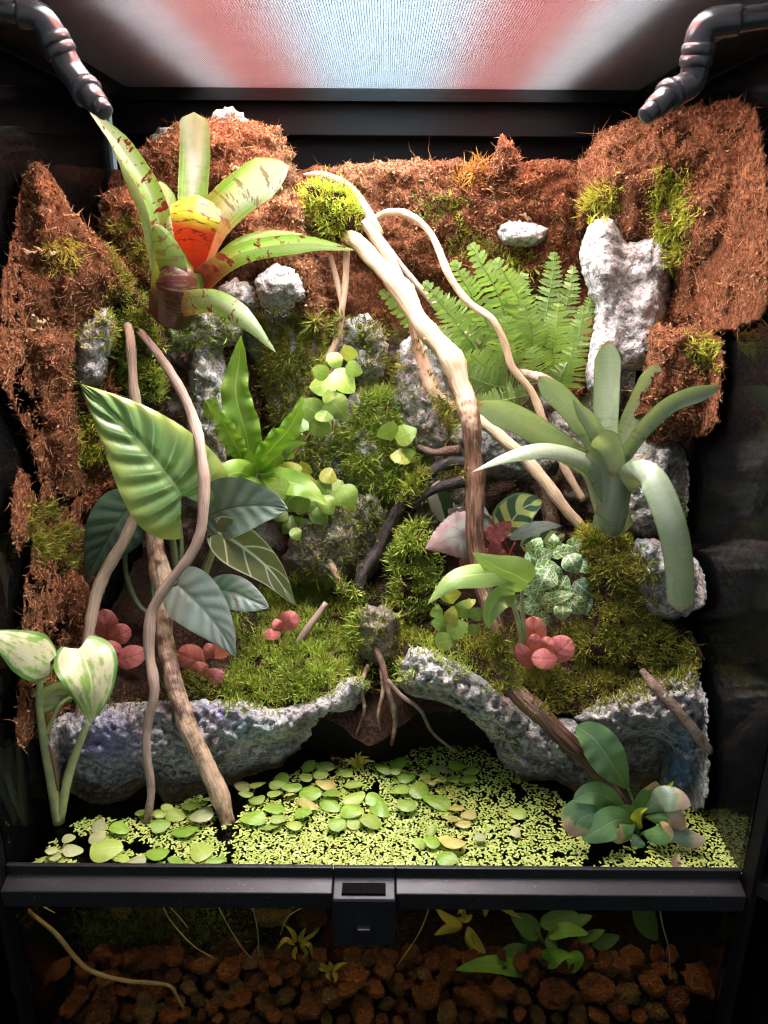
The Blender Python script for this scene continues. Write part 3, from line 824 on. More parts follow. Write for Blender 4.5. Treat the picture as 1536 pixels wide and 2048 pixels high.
# LED lamp lying on the screen
lamp = thing('led_lamp', (0, 0.22, ZTOP + 0.012), 'flat LED lamp glowing red and blue white through the mesh top', 'lamp')
LZ = ZTOP + 0.022
mkbox('lamp_housing', (-0.215, 0.215, -0.03, 0.430, LZ + 0.004, LZ + 0.03), MT['blackmatte'], lamp, 0.003)
for sx in (-1, 1):
    mkbox('lamp_side', tuple(sorted((sx * 0.192, sx * 0.212))) + (-0.03, 0.430, LZ - 0.012, LZ + 0.0035), MT['blackmatte'], lamp)
strips = [(-0.190, -0.155, (0.95, 1.0, 1.0), 0.9), (-0.155, -0.085, (1.0, 0.27, 0.22), 0.85), (-0.085, -0.060, (0.95, 0.85, 0.85), 1.0),
          (-0.060, 0.055, (0.66, 0.90, 1.0), 1.35), (0.055, 0.080, (0.95, 0.85, 0.85), 1.0), (0.080, 0.150, (1.0, 0.29, 0.25), 0.85), (0.150, 0.190, (0.95, 1.0, 1.0), 0.9)]
for i, (x0, x1, c, k) in enumerate(strips):
    mkbox('led_strip', (x0 + 0.0005, x1 - 0.0005, -0.028, 0.425, LZ, LZ + 0.003), m_led('led_light_%d' % i, c, LED_POWER * k), lamp)

for k in range(47):  # blades added to block the low-angle view of the glowing panel
    y = -0.024 + 0.0095 * k
    v, f = box(-0.1905, 0.1905, y, y + 0.0007, LZ - 0.0056, LZ + 0.0005)
    mk('added_louvre_blade', v, f, MT['added_louvre'], lamp, smooth=False)

o = mkbox('added_cabinet_top', (-0.7, 0.7, -1.0, DEP + 0.06, FLOOR - 0.06, FLOOR - 0.0205), MT['blackmatte'], None, 0.002)  # added out of view so the lower pane reflects black
prop(o, 'unseen black cabinet top added to darken the pane reflections', 'cabinet', kind='structure')

# water body
v, f = box(-HW + 0.0015, HW - 0.0015, 0.0025, DEP - 0.004, FLOOR + 0.001, WATER)
o = mk('water', v, f, MT['water'], smooth=False); prop(o, 'dark tea coloured water filling the bottom of the tank', 'water', kind='structure')

# back wall of pressed coir
NX, NZ = 150, 150
V, tone = [], []
for j in range(NZ + 1):
    for i in range(NX + 1):
        x = -HW + 0.003 + (2 * HW - 0.006) * i / NX
        top = 0.562 + 0.010 * noise.noise(Vector((x * 22, 3.1, 0))) + 0.005 * noise.noise(Vector((x * 70, 1.1, 0)))
        z = -0.06 + (top + 0.06) * j / NZ
        q = Vector((x, 0.3, z))
        b = 0.012 * fr_noise(q, 14, 4) + 0.005 * fr_noise(q, 50, 4) + 0.010 * noise.noise(Vector((x * 26, 0, z * 6)))
        yy = 0.402 - b - 0.02 * max(0, 1 - abs(z - .2) / .2)
        if j > NZ - 4: yy += 0.004 * (j - NZ + 4)
        V.append((x, yy, z))
        tone.append(min(1, max(0, (0.42 - z) / 0.06 + 1.2 * noise.noise(Vector((x * 18, 7, z * 18))))))
n1 = len(V)
for i in range(NX + 1):
    V.append((V[NZ * (NX + 1) + i][0], DEP - 0.003, V[NZ * (NX + 1) + i][2] + 0.002)); tone.append(0)
F = [(j * (NX + 1) + i, j * (NX + 1) + i + 1, (j + 1) * (NX + 1) + i + 1, (j + 1) * (NX + 1) + i) for j in range(NZ) for i in range(NX)]
F += [(NZ * (NX + 1) + i, NZ * (NX + 1) + i + 1, n1 + i + 1, n1 + i) for i in range(NX)]
o = mk('back_wall', V, F, MT['fibre_red'], tone=tone); prop(o, 'cracked red brown coir back wall of the terrarium', 'wall', kind='structure')
base_add(V, F); FRONT[o.name] = (np.array(V), F)
WALL = o

# planting soil terrace with a wet gully in the middle
V = []; NX, NY = 130, 70
for j in range(NY + 1):
    for i in range(NX + 1):
        x = -HW + 0.004 + (2 * HW - 0.008) * i / NX; y = 0.125 + 0.285 * j / NY
        q = Vector((x, y, 0))
        z = 0.083 + 0.16 * (y - 0.125) + 0.010 * fr_noise(q, 20, 4) + 0.004 * fr_noise(q, 70, 3)
        z += 0.03 * max(0, (x - 0.05) / 0.25) * (y - 0.1) / 0.2
        gl = math.exp(-((x + 0.006) / 0.030) ** 2)
        z -= 0.035 * gl * max(0.0, min(1.0, 1.0 - (y - 0.21) / 0.10)) 
        if y < 0.14: z -= 0.02 * (0.14 - y) / 0.015
        V.append((x, y, z))
F = [(j * (NX + 1) + i, j * (NX + 1) + i + 1, (j + 1) * (NX + 1) + i + 1, (j + 1) * (NX + 1) + i) for j in range(NY) for i in range(NX)]
n0 = len(V)
for i in range(NX + 1): V.append((V[i][0], V[i][1] + 0.03, V[i][2] - 0.06))
SK = V[n0:]; V0 = V[:NX + 1]; V = V[:n0]
o = mk('planting_soil', V, F, MT['soil'], tone=np.zeros(len(V))); prop(o, 'dark brown planting soil behind the rock ledges', 'soil', kind='structure')
base_add(V, F)
mk('soil_underside', [(a, b + .002, c) for a, b, c in V0] + SK + [(a, DEP - .01, c) for a, b, c in SK], [(i, i + 1, NX + 2 + i, NX + 1 + i) for i in range(NX)] + [(NX + 1 + i, NX + 2 + i, 2 * NX + 3 + i, 2 * NX + 2 + i) for i in range(NX)], MT['cave'], o, tone=np.zeros(3 * (NX + 1)))  # underside coloured near black to stand for the cave's shade
v, f = box(-HW + 0.002, HW - 0.002, 0.003, DEP - 0.005, FLOOR + 0.0005, FLOOR + 0.004)
o = mk('gravel_bed', v, f, MT['soil'], smooth=False, tone=np.zeros(8)); prop(o, 'dark gravel bed under the lava stones', 'ground', kind='structure')

# ------------------------------------------------------------------ coir mounds
def coir(poly, Y, T, label, **k):
    k.setdefault('a1', 0.017); k.setdefault('f1', 26); k.setdefault('crack', 0.006); k.setdefault('cf', 38.0); k.setdefault('cw', 0.45); k.setdefault('a2', 0.005); k.setdefault('f2', 95); k.setdefault('edge', 11.0); k.setdefault('ridged', 0.25)
    return inflate('coir_mound', k.pop('mat', 'fibre'), poly, Y, T, label, 'coir mound', **k)
COIR = []
COIR.append(coir([(52, 345), (80, 326), (112, 362), (150, 425), (205, 480), (245, 520), (268, 560), (262, 604), (215, 622), (170, 660), (140, 700), (60, 690), (5, 650), (5, 560), (28, 490), (34, 410)], .225, .05, 'pointed coir mound at the top of the left wall', slope=.03, R=70, seed=1, edge=5))
COIR.append(coir([(30, 470), (140, 560), (210, 650), (262, 800), (300, 950), (230, 1080), (195, 1250), (160, 1380), (70, 1470), (48, 1300), (60, 1120), (80, 960), (30, 800), (15, 640)], .245, .02, 'tall coir column lining the left wall behind the mounds', slope=.02, R=60, seed=15, edge=5))
COIR.append(coir([(-10, 655), (60, 640), (140, 660), (152, 700), (150, 790), (162, 900), (140, 960), (90, 950), (60, 880), (20, 800), (-10, 740)], .19, .04, 'blocky coir mound on the left wall below the pointed one', slope=.02, R=60, seed=2, edge=5))
COIR.append(coir([(130, 780), (150, 690), (215, 720), (240, 760), (260, 860), (300, 930), (290, 1010), (220, 1070), (150, 1090), (100, 1060), (80, 1000), (90, 930)], .26, .04, 'coir mound behind the large quilted leaf', R=60, seed=3, edge=5))
COIR.append(coir([(30, 950), (50, 938), (72, 1000), (62, 1060), (38, 1108), (20, 1040)], .17, .018, 'thin flake of coir standing against the left glass', R=22, step=5, seed=4))
COIR.append(coir([(55, 1150), (110, 1125), (170, 1160), (190, 1250), (165, 1330), (110, 1380), (70, 1470), (40, 1500), (30, 1470), (40, 1350), (45, 1230)], .18, .035, 'lowest coir mound on the left wall above the pothos', R=50, seed=5, edge=5))
COIR.append(coir([(225, 400), (255, 330), (300, 280), (380, 245), (480, 240), (560, 262), (590, 330), (585, 390), (560, 402), (420, 425), (240, 432)], .36, .06, 'large rounded coir block behind the red bromeliad', R=70, seed=6))
COIR.append(coir([(470, 405), (560, 385), (612, 395), (630, 480), (645, 560), (650, 650), (612, 660), (580, 600), (520, 540), (480, 500)], .33, .05, 'tall coir lobe right of the red bromeliad', R=55, seed=7))
COIR.append(coir([(205, 390), (260, 378), (310, 420), (320, 500), (300, 570), (220, 590), (205, 480)], .31, .04, 'mossy coir lobe left of the red bromeliad', R=50, seed=8))
COIR.append(coir([(1150, 350), (1195, 275), (1280, 232), (1380, 212), (1495, 205), (1530, 300), (1540, 450), (1536, 600), (1500, 650), (1400, 672), (1330, 690), (1312, 640), (1340, 560), (1320, 500), (1240, 510), (1195, 440), (1155, 470)], .31, .07, 'huge coir mound hanging from the upper right corner', slope=-.045, R=110, a1=.022, f1=20, a2=.006, crack=.008, cf=26.0, seed=9))
COIR.append(coir([(1300, 660), (1380, 650), (1440, 670), (1442, 760), (1430, 850), (1380, 880), (1310, 885), (1262, 830), (1290, 730)], .23, .05, 'coir block below the huge right mound', R=55, seed=10, a1=.010))
COIR.append(coir([(1165, 650), (1200, 640), (1195, 720), (1175, 780), (1150, 800), (1140, 740)], .33, .025, 'narrow coir strip left of the tall grey rock', R=30, seed=11))
COIR.append(coir([(980, 345), (997, 280), (1018, 274), (1036, 330), (1032, 385), (985, 385)], .385, .02, 'little coir peak on top of the back wall', R=28, step=5, seed=12, mat='fibre_red'))
COIR.append(coir([(370, 660), (430, 640), (520, 690), (535, 780), (520, 880), (470, 900), (440, 820), (400, 760)], .36, .03, 'dark coir patch behind the strap leaved fern', R=50, seed=13, mat='soil'))
COIR.append(coir([(655, 345), (720, 325), (900, 318), (1010, 325), (1150, 325), (1170, 420), (1150, 560), (1000, 600), (850, 560), (720, 520), (660, 430)], .405, .03, 'wide cracked coir slab along the top of the back wall', R=60, seed=14, mat='fibre_red', a1=.010, f1=22))

# ------------------------------------------------------------------ rocks
def rock(poly, Y, T, label, mat='rock', **k):
    k.setdefault('a1', 0.010); k.setdefault('f1', 26); k.setdefault('a2', 0.0055); k.setdefault('f2', 110); k.setdefault('ridged', 0.45); k.setdefault('edge', 7.0); k.setdefault('crack', 0.0025); k['step'] = min(k.get('step', 6), 5)
    return inflate(k.pop('name', 'rock'), mat, poly, Y, T, label, 'rock', **k)
rock([(1163, 480), (1185, 445), (1215, 432), (1240, 462), (1264, 486), (1300, 474), (1345, 490), (1347, 560), (1330, 660), (1318, 735), (1240, 745), (1200, 800), (1172, 770), (1178, 700), (1188, 620), (1162, 540)], .295, .05, 'tall pale grey rock in front of the right coir mound', R=60, a1=.014, f1=22, a2=.003, ridged=.2, crack=.0008, seed=21, tilt=-.01)
rock([(995, 460), (1020, 442), (1070, 445), (1096, 465), (1080, 488), (1030, 492), (1000, 480)], .375, .03, 'small flat grey stone stuck on the back wall', R=25, step=5, seed=22)
rock([(165, 645), (215, 612), (230, 660), (218, 720), (205, 765), (172, 775), (148, 770), (150, 690)], .22, .03, 'pale grey rock beside the left coir mounds', R=35, step=6, seed=23)
rock([(520, 545), (560, 528), (600, 550), (606, 595), (575, 620), (530, 615), (512, 580)], .285, .03, 'rounded grey rock right of the red bromeliad base', R=40, step=6, seed=24)
rock([(440, 570), (480, 560), (510, 580), (505, 625), (460, 630), (440, 600)], .30, .025, 'smaller grey rock tucked behind the bromeliad base', 'rock_dim', R=35, step=6, seed=25)
rock([(385, 645), (430, 630), (450, 720), (455, 850), (445, 960), (420, 1000), (380, 960), (370, 850), (378, 740)], .30, .03, 'long upright grey rock behind the looping branch', R=40, step=6, seed=26)
rock([(690, 645), (740, 630), (772, 680), (765, 750), (720, 770), (685, 720)], .36, .03, 'grey rock on the back wall beside the long branch', R=40, step=6, seed=27)
rock([(800, 690), (840, 670), (880, 740), (905, 830), (900, 900), (850, 910), (810, 860), (790, 770)], .345, .04, 'pale grey rock under the forked branches', R=50, step=6, seed=28)
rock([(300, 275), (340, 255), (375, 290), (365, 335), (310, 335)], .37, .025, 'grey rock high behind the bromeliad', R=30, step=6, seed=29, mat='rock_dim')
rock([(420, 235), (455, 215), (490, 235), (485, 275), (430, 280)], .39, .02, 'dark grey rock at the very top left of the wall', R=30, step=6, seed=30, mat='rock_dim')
rock([(600, 1050), (650, 1020), (705, 1030), (712, 1110), (680, 1170), (620, 1160), (570, 1130), (575, 1090)], .285, .04, 'wet mottled rock beside the trickle', 'rock_wet', R=45, step=6, seed=31)
rock([(715, 1225), (760, 1212), (800, 1235), (795, 1290), (770, 1340), (735, 1330), (712, 1280)], .20, .03, 'wet pale stone in the middle of the trickle', 'rock_wet', R=35, step=6, seed=32)
rock([(690, 1350), (725, 1318), (790, 1305), (832, 1330), (822, 1385), (765, 1400), (705, 1420)], .205, .03, 'dark mossy stone in the gap between the two ledges', 'soil', R=35, seed=33, ridged=0)
rock([(1100, 840), (1140, 815), (1190, 850), (1205, 930), (1160, 960), (1115, 920)], .30, .03, 'grey rock behind the green bromeliad', R=40, step=6, seed=34)
rock([(1255, 900), (1310, 880), (1365, 890), (1378, 960), (1370, 1050), (1330, 1080), (1260, 1070), (1240, 980)], .23, .04, 'dark grey rock right of the green bromeliad', 'rock_dim', R=55, step=6, seed=35)
rock([(1270, 1080), (1330, 1085), (1380, 1110), (1412, 1160), (1405, 1215), (1350, 1240), (1300, 1230), (1270, 1160)], .18, .04, 'flat grey rock behind the drooping bromeliad leaf', R=45, step=6, seed=36)
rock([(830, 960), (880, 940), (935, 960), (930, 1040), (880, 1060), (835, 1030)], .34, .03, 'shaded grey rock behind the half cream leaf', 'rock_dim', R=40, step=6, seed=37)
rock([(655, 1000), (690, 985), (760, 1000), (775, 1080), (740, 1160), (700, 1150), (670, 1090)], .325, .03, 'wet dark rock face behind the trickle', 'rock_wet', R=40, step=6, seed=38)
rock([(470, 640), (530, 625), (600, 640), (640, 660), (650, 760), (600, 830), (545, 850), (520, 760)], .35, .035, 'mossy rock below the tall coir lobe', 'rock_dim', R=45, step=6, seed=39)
rock([(780, 1080), (830, 1040), (880, 1080), (890, 1180), (860, 1250), (800, 1250), (775, 1170)], .27, .035, 'mossy hump right of the trickle', 'soil', R=40, step=6, seed=40, ridged=0)
rock([(690, 800), (740, 770), (810, 790), (850, 900), (850, 980), (770, 1010), (700, 980), (680, 890)], .36, .04, 'mossy rock bank in the middle of the back wall', 'rock_dim', R=45, step=6, seed=41)
inflate('recess_shade_sheet', 'cave', [(560, 1440), (640, 1400), (760, 1360), (900, 1380), (1000, 1440), (1100, 1540), (1000, 1560), (800, 1540), (640, 1560)], .225, .015, 'black sheet put in for the shade of the cave under the ledges', 'rock', R=50, seed=44, soil=None, ground=False)  # near-black sheet in place of the shade inside the cave
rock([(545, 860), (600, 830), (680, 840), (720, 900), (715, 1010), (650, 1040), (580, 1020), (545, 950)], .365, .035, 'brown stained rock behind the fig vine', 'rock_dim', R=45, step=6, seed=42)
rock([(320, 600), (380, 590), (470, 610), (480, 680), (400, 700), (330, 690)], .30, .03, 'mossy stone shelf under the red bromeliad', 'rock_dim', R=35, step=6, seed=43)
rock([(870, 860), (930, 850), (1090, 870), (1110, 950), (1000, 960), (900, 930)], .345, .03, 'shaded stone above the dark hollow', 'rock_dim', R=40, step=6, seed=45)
# ledges above the water
rock([(100, 1500), (110, 1440), (200, 1408), (330, 1398), (420, 1392), (500, 1396), (550, 1406), (640, 1384), (690, 1356), (724, 1352), (738, 1378), (716, 1424), (660, 1448), (612, 1490), (560, 1530), (500, 1552), (430, 1582), (340, 1606), (295, 1572), (250, 1600), (180, 1606), (118, 1565)], .160, .06, 'long grey rock ledge with LED light painted on over the water at left', 'rock_left', name='rock_ledge', R=70, a1=.013, f1=26, a2=.008, f2=120, crack=.005, cf=70.0, pits=.006, seed=51, slope=.006, tilt=.01)
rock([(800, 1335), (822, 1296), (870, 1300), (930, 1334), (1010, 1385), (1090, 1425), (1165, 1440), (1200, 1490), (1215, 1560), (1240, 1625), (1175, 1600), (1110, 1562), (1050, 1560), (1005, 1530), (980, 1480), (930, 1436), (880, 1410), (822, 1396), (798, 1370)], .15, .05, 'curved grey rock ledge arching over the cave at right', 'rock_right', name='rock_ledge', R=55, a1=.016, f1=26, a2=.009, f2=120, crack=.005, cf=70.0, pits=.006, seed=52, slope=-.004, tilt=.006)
rock([(1150, 1440), (1180, 1410), (1230, 1385), (1300, 1362), (1350, 1350), (1388, 1335), (1412, 1400), (1416, 1480), (1418, 1560), (1405, 1612), (1350, 1625), (1318, 1590), (1322, 1540), (1336, 1500), (1300, 1476), (1255, 1480), (1225, 1510), (1210, 1480)], .135, .05, 'knobbly rock with blue LED light painted on and a hollow in the right front corner', 'rock_right', name='rock_ledge', R=50, a1=.016, f1=28, a2=.009, f2=120, crack=.005, cf=70.0, pits=.006, seed=53)
inflate('recess_shade_sheet', 'rock_dim', [(1190, 1450), (1260, 1440), (1350, 1460), (1350, 1600), (1280, 1640), (1200, 1600)], .15, .015, 'dark sheet put in for the shade of the right corner hollow', 'rock', R=30, seed=46, ground=False)  # darker rock sheet in place of the shade in the recess
# mossy mounds
inflate('moss_mound', 'soil', [(1150, 1060), (1200, 1045), (1250, 1070), (1300, 1130), (1310, 1200), (1385, 1270), (1400, 1335), (1300, 1370), (1200, 1350), (1140, 1300), (1175, 1200), (1160, 1120)], .21, .05, 'mossy soil mound carrying the green bromeliad', 'mound', R=60, seed=61, tilt=-.012)
inflate('moss_mound', 'soil', [(598, 385), (640, 355), (700, 372), (722, 410), (712, 465), (660, 485), (615, 450)], .33, .035, 'mossy soil clump on top of the long pale branch', 'mound', R=40, step=6, seed=62)
inflate('moss_mound', 'soil', [(215, 600), (255, 570), (310, 610), (335, 690), (330, 800), (290, 840), (240, 800), (220, 700)], .27, .04, 'mossy soil bank left of the red bromeliad base', 'mound', R=45, step=6, seed=63)
# ================================================================== branches
BR = 'driftwood and lianas'
branch('branch', 'bark', [(690, 470, .31, 34, 0), (735, 505, .30, 40, 0), (790, 570, .28, 40, 0), (850, 655, .26, 44, 0), (905, 725, .24, 48, .1), (922, 780, .23, 46, .35), (938, 850, .215, 44, .6), (950, 950, .20, 40, .85), (950, 1020, .185, 46, .8), (955, 1100, .17, 40, .75), (970, 1180, .15, 42, .75), (990, 1270, .125, 46, .85), (1020, 1370, .10, 44, .75), (1090, 1440, .075, 46, .8), (1160, 1510, .07, 42, .95), (1215, 1570, .065, 36, 1), (1262, 1625, .06, 24, 1)], 'thick branch running from top centre down to the water at right', 'branch', BR, sides=16, ground=True, rough=.16)
branch('branch', 'bark', [(728, 440, .315, 26, .1), (760, 490, .31, 28, 0), (810, 590, .30, 26, 0), (835, 690, .29, 26, 0), (868, 785, .27, 28, .05), (920, 820, .25, 26, .1), (985, 860, .235, 28, .1), (1060, 930, .225, 30, .1), (1120, 1005, .215, 28, .2), (1165, 1055, .21, 24, .2)], 'pale branch crossing behind the thick one to the green bromeliad', 'branch', BR, ground=True)
branch('branch', 'bark', [(745, 440, .32, 16, .1), (775, 426, .31, 15, 0), (815, 430, .30, 16, 0), (862, 470, .29, 17, 0), (895, 545, .27, 17, .15), (935, 600, .26, 18, .2), (985, 640, .25, 18, .25), (1010, 690, .25, 18, .25), (1025, 735, .25, 18, .3), (1065, 785, .25, 18, .3), (1090, 850, .245, 18, .3), (1125, 930, .24, 18, .25), (1165, 1000, .235, 16, .3)], 'thin looping liana arching over the fern', 'branch', BR)
branch('branch', 'bark_grey', [(745, 455, .35, 13, .1), (790, 515, .345, 13, 0), (835, 570, .34, 13, 0), (900, 640, .33, 12, .2), (960, 690, .32, 12, .3)], 'straight twig passing behind the fern', 'branch', BR)
branch('branch', 'bark', [(610, 352, .36, 12, .4), (650, 350, .34, 16, .3), (695, 372, .33, 20, .3), (722, 405, .32, 24, .4), (742, 440, .315, 22, .2), (760, 470, .315, 18, .1)], 'short peeling branch stub on top of the coir wall', 'branch', BR)
branch('branch', 'bark_grey', [(1040, 745, .27, 16, .5), (1075, 755, .255, 22, .5), (1110, 768, .25, 14, .5)], 'short brown stub wedged by the fern', 'branch', BR)
branch('branch', 'bark', [(692, 500, .32, 14, .1), (690, 560, .315, 15, .1), (683, 620, .31, 15, .2), (670, 690, .31, 14, .3), (625, 760, .31, 16, .55), (605, 810, .305, 16, .5), (592, 880, .30, 14, .5), (602, 960, .28, 14, .5), (625, 1040, .265, 16, .35), (655, 1110, .25, 18, .35), (688, 1185, .23, 16, .4)], 'slender liana the fig vine climbs', 'branch', BR, ground=True)
branch('branch', 'bark', [(660, 512, .325, 11, .1), (672, 555, .32, 11, .1), (686, 612, .312, 10, .1)], 'thin straight twig beside the slender liana', 'branch', BR)
branch('branch', 'bark', [(648, 1060, .275, 12, .4), (655, 1100, .265, 12, .4), (664, 1150, .25, 10, .5)], 'short twig leaning on the wet rock', 'branch', BR)
branch('branch', 'bark_grey', [(262, 648, .26, 16, .2), (288, 672, .215, 18, .2), (320, 715, .20, 20, .1), (355, 770, .185, 22, 0), (385, 830, .175, 23, 0), (402, 900, .15, 24, .05), (408, 970, .135, 24, .1), (402, 1050, .125, 24, .1), (380, 1110, .12, 24, .1), (335, 1170, .115, 24, .1), (302, 1225, .11, 24, .15), (296, 1300, .10, 23, .2), (310, 1380, .085, 22, .3), (298, 1440, .078, 22, .3), (294, 1500, .072, 22, .25), (303, 1570, .066, 20, .35), (298, 1620, .06, 18, .5), (288, 1655, .058, 15, .7)], 'smooth grey liana snaking in front of the large quilted leaf', 'branch', BR)
branch('branch', 'bark_spot', [(248, 632, .26, 18, .1), (257, 662, .215, 20, .1), (264, 730, .205, 22, .05), (268, 790, .20, 24, .1), (285, 870, .195, 26, .2), (298, 940, .19, 28, .2), (280, 1010, .18, 28, .2), (250, 1075, .17, 28, .2), (212, 1140, .155, 28, .2), (186, 1210, .14, 27, .15), (175, 1290, .125, 26, .25), (165, 1400, .11, 26, .4), (150, 1490, .10, 24, .5), (128, 1570, .09, 20, .6)], 'black speckled liana at far left behind the pothos', 'branch', BR)
branch('branch', 'bark', [(272, 940, .24, 34, .7), (296, 1010, .22, 40, .75), (312, 1080, .20, 42, .6), (322, 1160, .18, 42, .5), (330, 1260, .15, 40, .55), (342, 1360, .115, 42, .6), (372, 1440, .09, 46, .55), (402, 1510, .08, 44, .45), (432, 1580, .07, 42, .45), (455, 1650, .06, 34, .5)], 'stout brown branch standing in the water at left', 'branch', BR, sides=16, ground=False)
branch('branch', 'bark_black', [(955, 930, .27, 30, 1), (905, 925, .27, 30, 1), (860, 945, .27, 30, 1), (820, 985, .265, 26, 1), (785, 1040, .26, 26, 1), (755, 1100, .25, 28, 1), (725, 1150, .235, 26, .9), (712, 1195, .22, 22, .9)], 'black wet root arching over the trickle', 'branch', BR, ground=True, rough=.2)
branch('branch', 'bark_black', [(940, 960, .25, 34, 1), (900, 968, .255, 24, 1), (860, 985, .26, 18, 1), (825, 1010, .262, 12, 1)], 'lower black root under the arching one', 'branch', BR, rough=.2)
branch('branch', 'bark_grey', [(835, 893, .30, 12, .7), (870, 905, .29, 20, .7), (920, 900, .28, 24, .7)], 'brown root stub behind the thick branch', 'branch', BR, rough=.2)
branch('branch', 'bark_grey', [(1285, 1340, .105, 16, .6), (1320, 1380, .088, 24, .6), (1370, 1440, .078, 26, .5), (1400, 1478, .075, 24, .5), (1422, 1505, .073, 16, .4)], 'broken stick lying on the right ledge', 'branch', BR, rough=.22)
branch('branch', 'bark', [(718, 1235, .19, 14, .8), (745, 1285, .17, 15, .8), (765, 1330, .15, 13, .8), (778, 1390, .13, 12, .7), (790, 1440, .125, 11, .6), (784, 1490, .12, 8, .8)], 'thin wet twig hanging into the cave mouth', 'branch', BR)
branch('branch', 'bark_grey', [(775, 1360, .12, 8, .7), (800, 1390, .115, 9, .5), (840, 1420, .11, 8, .6), (865, 1465, .11, 7, .7), (910, 1503, .11, 5, .8)], 'fine curved root dipping to the duckweed', 'branch', BR)
branch('branch', 'bark', [(735, 1330, .165, 8, .5), (722, 1375, .14, 8, .6), (728, 1420, .13, 7, .6), (712, 1470, .125, 4, .7)], 'short root hanging left in the cave mouth', 'branch', BR)
branch('branch', 'bark', [(760, 1335, .165, 9, .6), (766, 1380, .14, 9, .5), (756, 1430, .132, 7, .5), (764, 1478, .13, 4, .7)], 'straight root hanging in the middle of the cave mouth', 'branch', BR)
branch('branch', 'bark_grey', [(592, 1292, .20, 11, .3), (620, 1250, .205, 13, .2), (652, 1205, .215, 12, .3)], 'small pale stick on the mossy left bank', 'branch', BR)
branch('branch', 'bark', [(1080, 960, .33, 22, .8), (1100, 1020, .32, 36, .7), (1110, 1070, .31, 30, .8)], 'reddish wood chunk in the dark hollow', 'branch', BR)

# ================================================================== plants
def T0(px, py, Y): return P(px, py, Y)

# --- red spotted bromeliad
b = thing('bromeliad', T0(345, 645, .25), 'red hearted bromeliad with maroon spotted green leaves at upper left', 'bromeliad')
leaf(b, 'brom_pale', [(330, 560, .25), (300, 430, .24), (255, 330, .215), (212, 268, .20)], 52, 'taper', roll=25, fold=.35, nv=30, serr=.02)
leaf(b, 'brom_spot', [(335, 520, .235), (305, 400, .20), (245, 300, .16), (172, 212, .12)], 66, 'taper', roll=-28, fold=.4, nv=36, serr=.02)
leaf(b, 'brom_pale', [(382, 470, .245), (386, 380, .25), (390, 300, .25), (388, 224, .235)], 66, 'blunt', roll=0, cup=.35, nv=30, wave=.05, serr=.015)
leaf(b, 'brom_pink', [(385, 540, .235), (425, 450, .22), (490, 385, .205), (578, 332, .18)], 84, 'strap', roll=12, cup=.45, nv=32, wave=.04, serr=.015)
leaf(b, 'brom_pale', [(400, 560, .22), (470, 490, .21), (540, 468, .20), (608, 468, .185)], 40, 'taper', roll=-40, cup=.3, nv=28)
leaf(b, 'brom_dense', [(375, 590, .225), (430, 535, .20), (500, 500, .175), (610, 486, .15), (710, 500, .135)], 58, 'taper', roll=-18, fold=.30, nv=40, wave=.06, waven=2, serr=.02)
leaf(b, 'brom_pink', [(360, 520, .235), (340, 440, .235), (320, 362, .225)], 56, 'strap', roll=20, cup=.4)
leaf(b, 'brom_center', [(385, 560, .225), (384, 500, .20), (388, 440, .19), (396, 390, .20)], 96, 'fan', roll=10, cup=-.05, fold=-.22, wave=.10, waven=1, nv=34, serr=.015, label='yellow green central leaf with a fiery red base')
leaf(b, 'brom_front', [(352, 645, .205), (348, 575, .188), (334, 510, .18), (308, 448, .178)], 66, 'scoop', roll=24, cup=-.32, nv=34, wave=.05, waven=2, serr=.02)
leaf(b, 'brom_pink', [(365, 540, .225), (352, 470, .215), (345, 405, .215)], 46, 'taper', roll=30, cup=.3)
leaf(b, 'brom_maroon', [(345, 658, .205), (350, 605, .184), (350, 560, .180), (338, 512, .184)], 88, 'scoop', roll=6, cup=-.55, nv=20, label='dark maroon striped outer sheath')
leaf(b, 'brom_dark', [(338, 655, .225), (340, 610, .20), (345, 560, .195), (352, 500, .20)], 84, 'sheath', roll=0, cup=-.8, nv=20, label='dark maroon leaf sheath')
leaf(b, 'brom_dark', [(350, 650, .22), (375, 600, .20), (385, 545, .20)], 66, 'sheath', roll=-10, cup=-.7, nv=16)
leaf(b, 'brom_dark', [(322, 640, .23), (318, 570, .225), (322, 500, .23)], 44, 'sheath', roll=20, cup=-.6, nv=16)
leaf(b, 'brom_dense', [(318, 625, .215), (365, 610, .185), (430, 605, .165), (490, 640, .145), (552, 706, .14)], 64, 'taper', roll=-12, cup=-.35, nv=36, label='lowest leaf hanging down with a brown tip')

# --- green bromeliad
b = thing('bromeliad', T0(1222, 1075, .19), 'plain grey green bromeliad on the mossy mound at right', 'bromeliad')
leaf(b, 'brom_green', [(1215, 900, .20), (1212, 830, .20), (1214, 760, .20), (1217, 680, .195)], 66, 'strap', cup=.3, nv=28)
leaf(b, 'brom_green', [(1232, 910, .20), (1262, 840, .205), (1290, 780, .20), (1314, 726, .19)], 64, 'strap', roll=-20, cup=.3, nv=28)
leaf(b, 'brom_green', [(1240, 920, .195), (1290, 850, .18), (1350, 800, .165), (1442, 772, .15)], 54, 'strap', roll=-35, cup=.35, nv=30)
leaf(b, 'brom_green', [(1215, 920, .195), (1170, 850, .19), (1130, 800, .18), (1078, 752, .17)], 66, 'strap', roll=25, cup=.35, nv=30)
leaf(b, 'brom_green', [(1210, 900, .185), (1185, 850, .175), (1145, 798, .165)], 52, 'taper', roll=10, cup=.4, nv=24)
leaf(b, 'brom_green', [(1205, 950, .19), (1120, 890, .175), (1040, 840, .16), (952, 806, .145)], 74, 'strap', roll=18, cup=.25, nv=32)
leaf(b, 'brom_green', [(1225, 1000, .18), (1180, 930, .155), (1100, 900, .135), (1020, 912, .12), (944, 944, .115)], 60, 'taper', roll=-30, cup=-.3, nv=36)
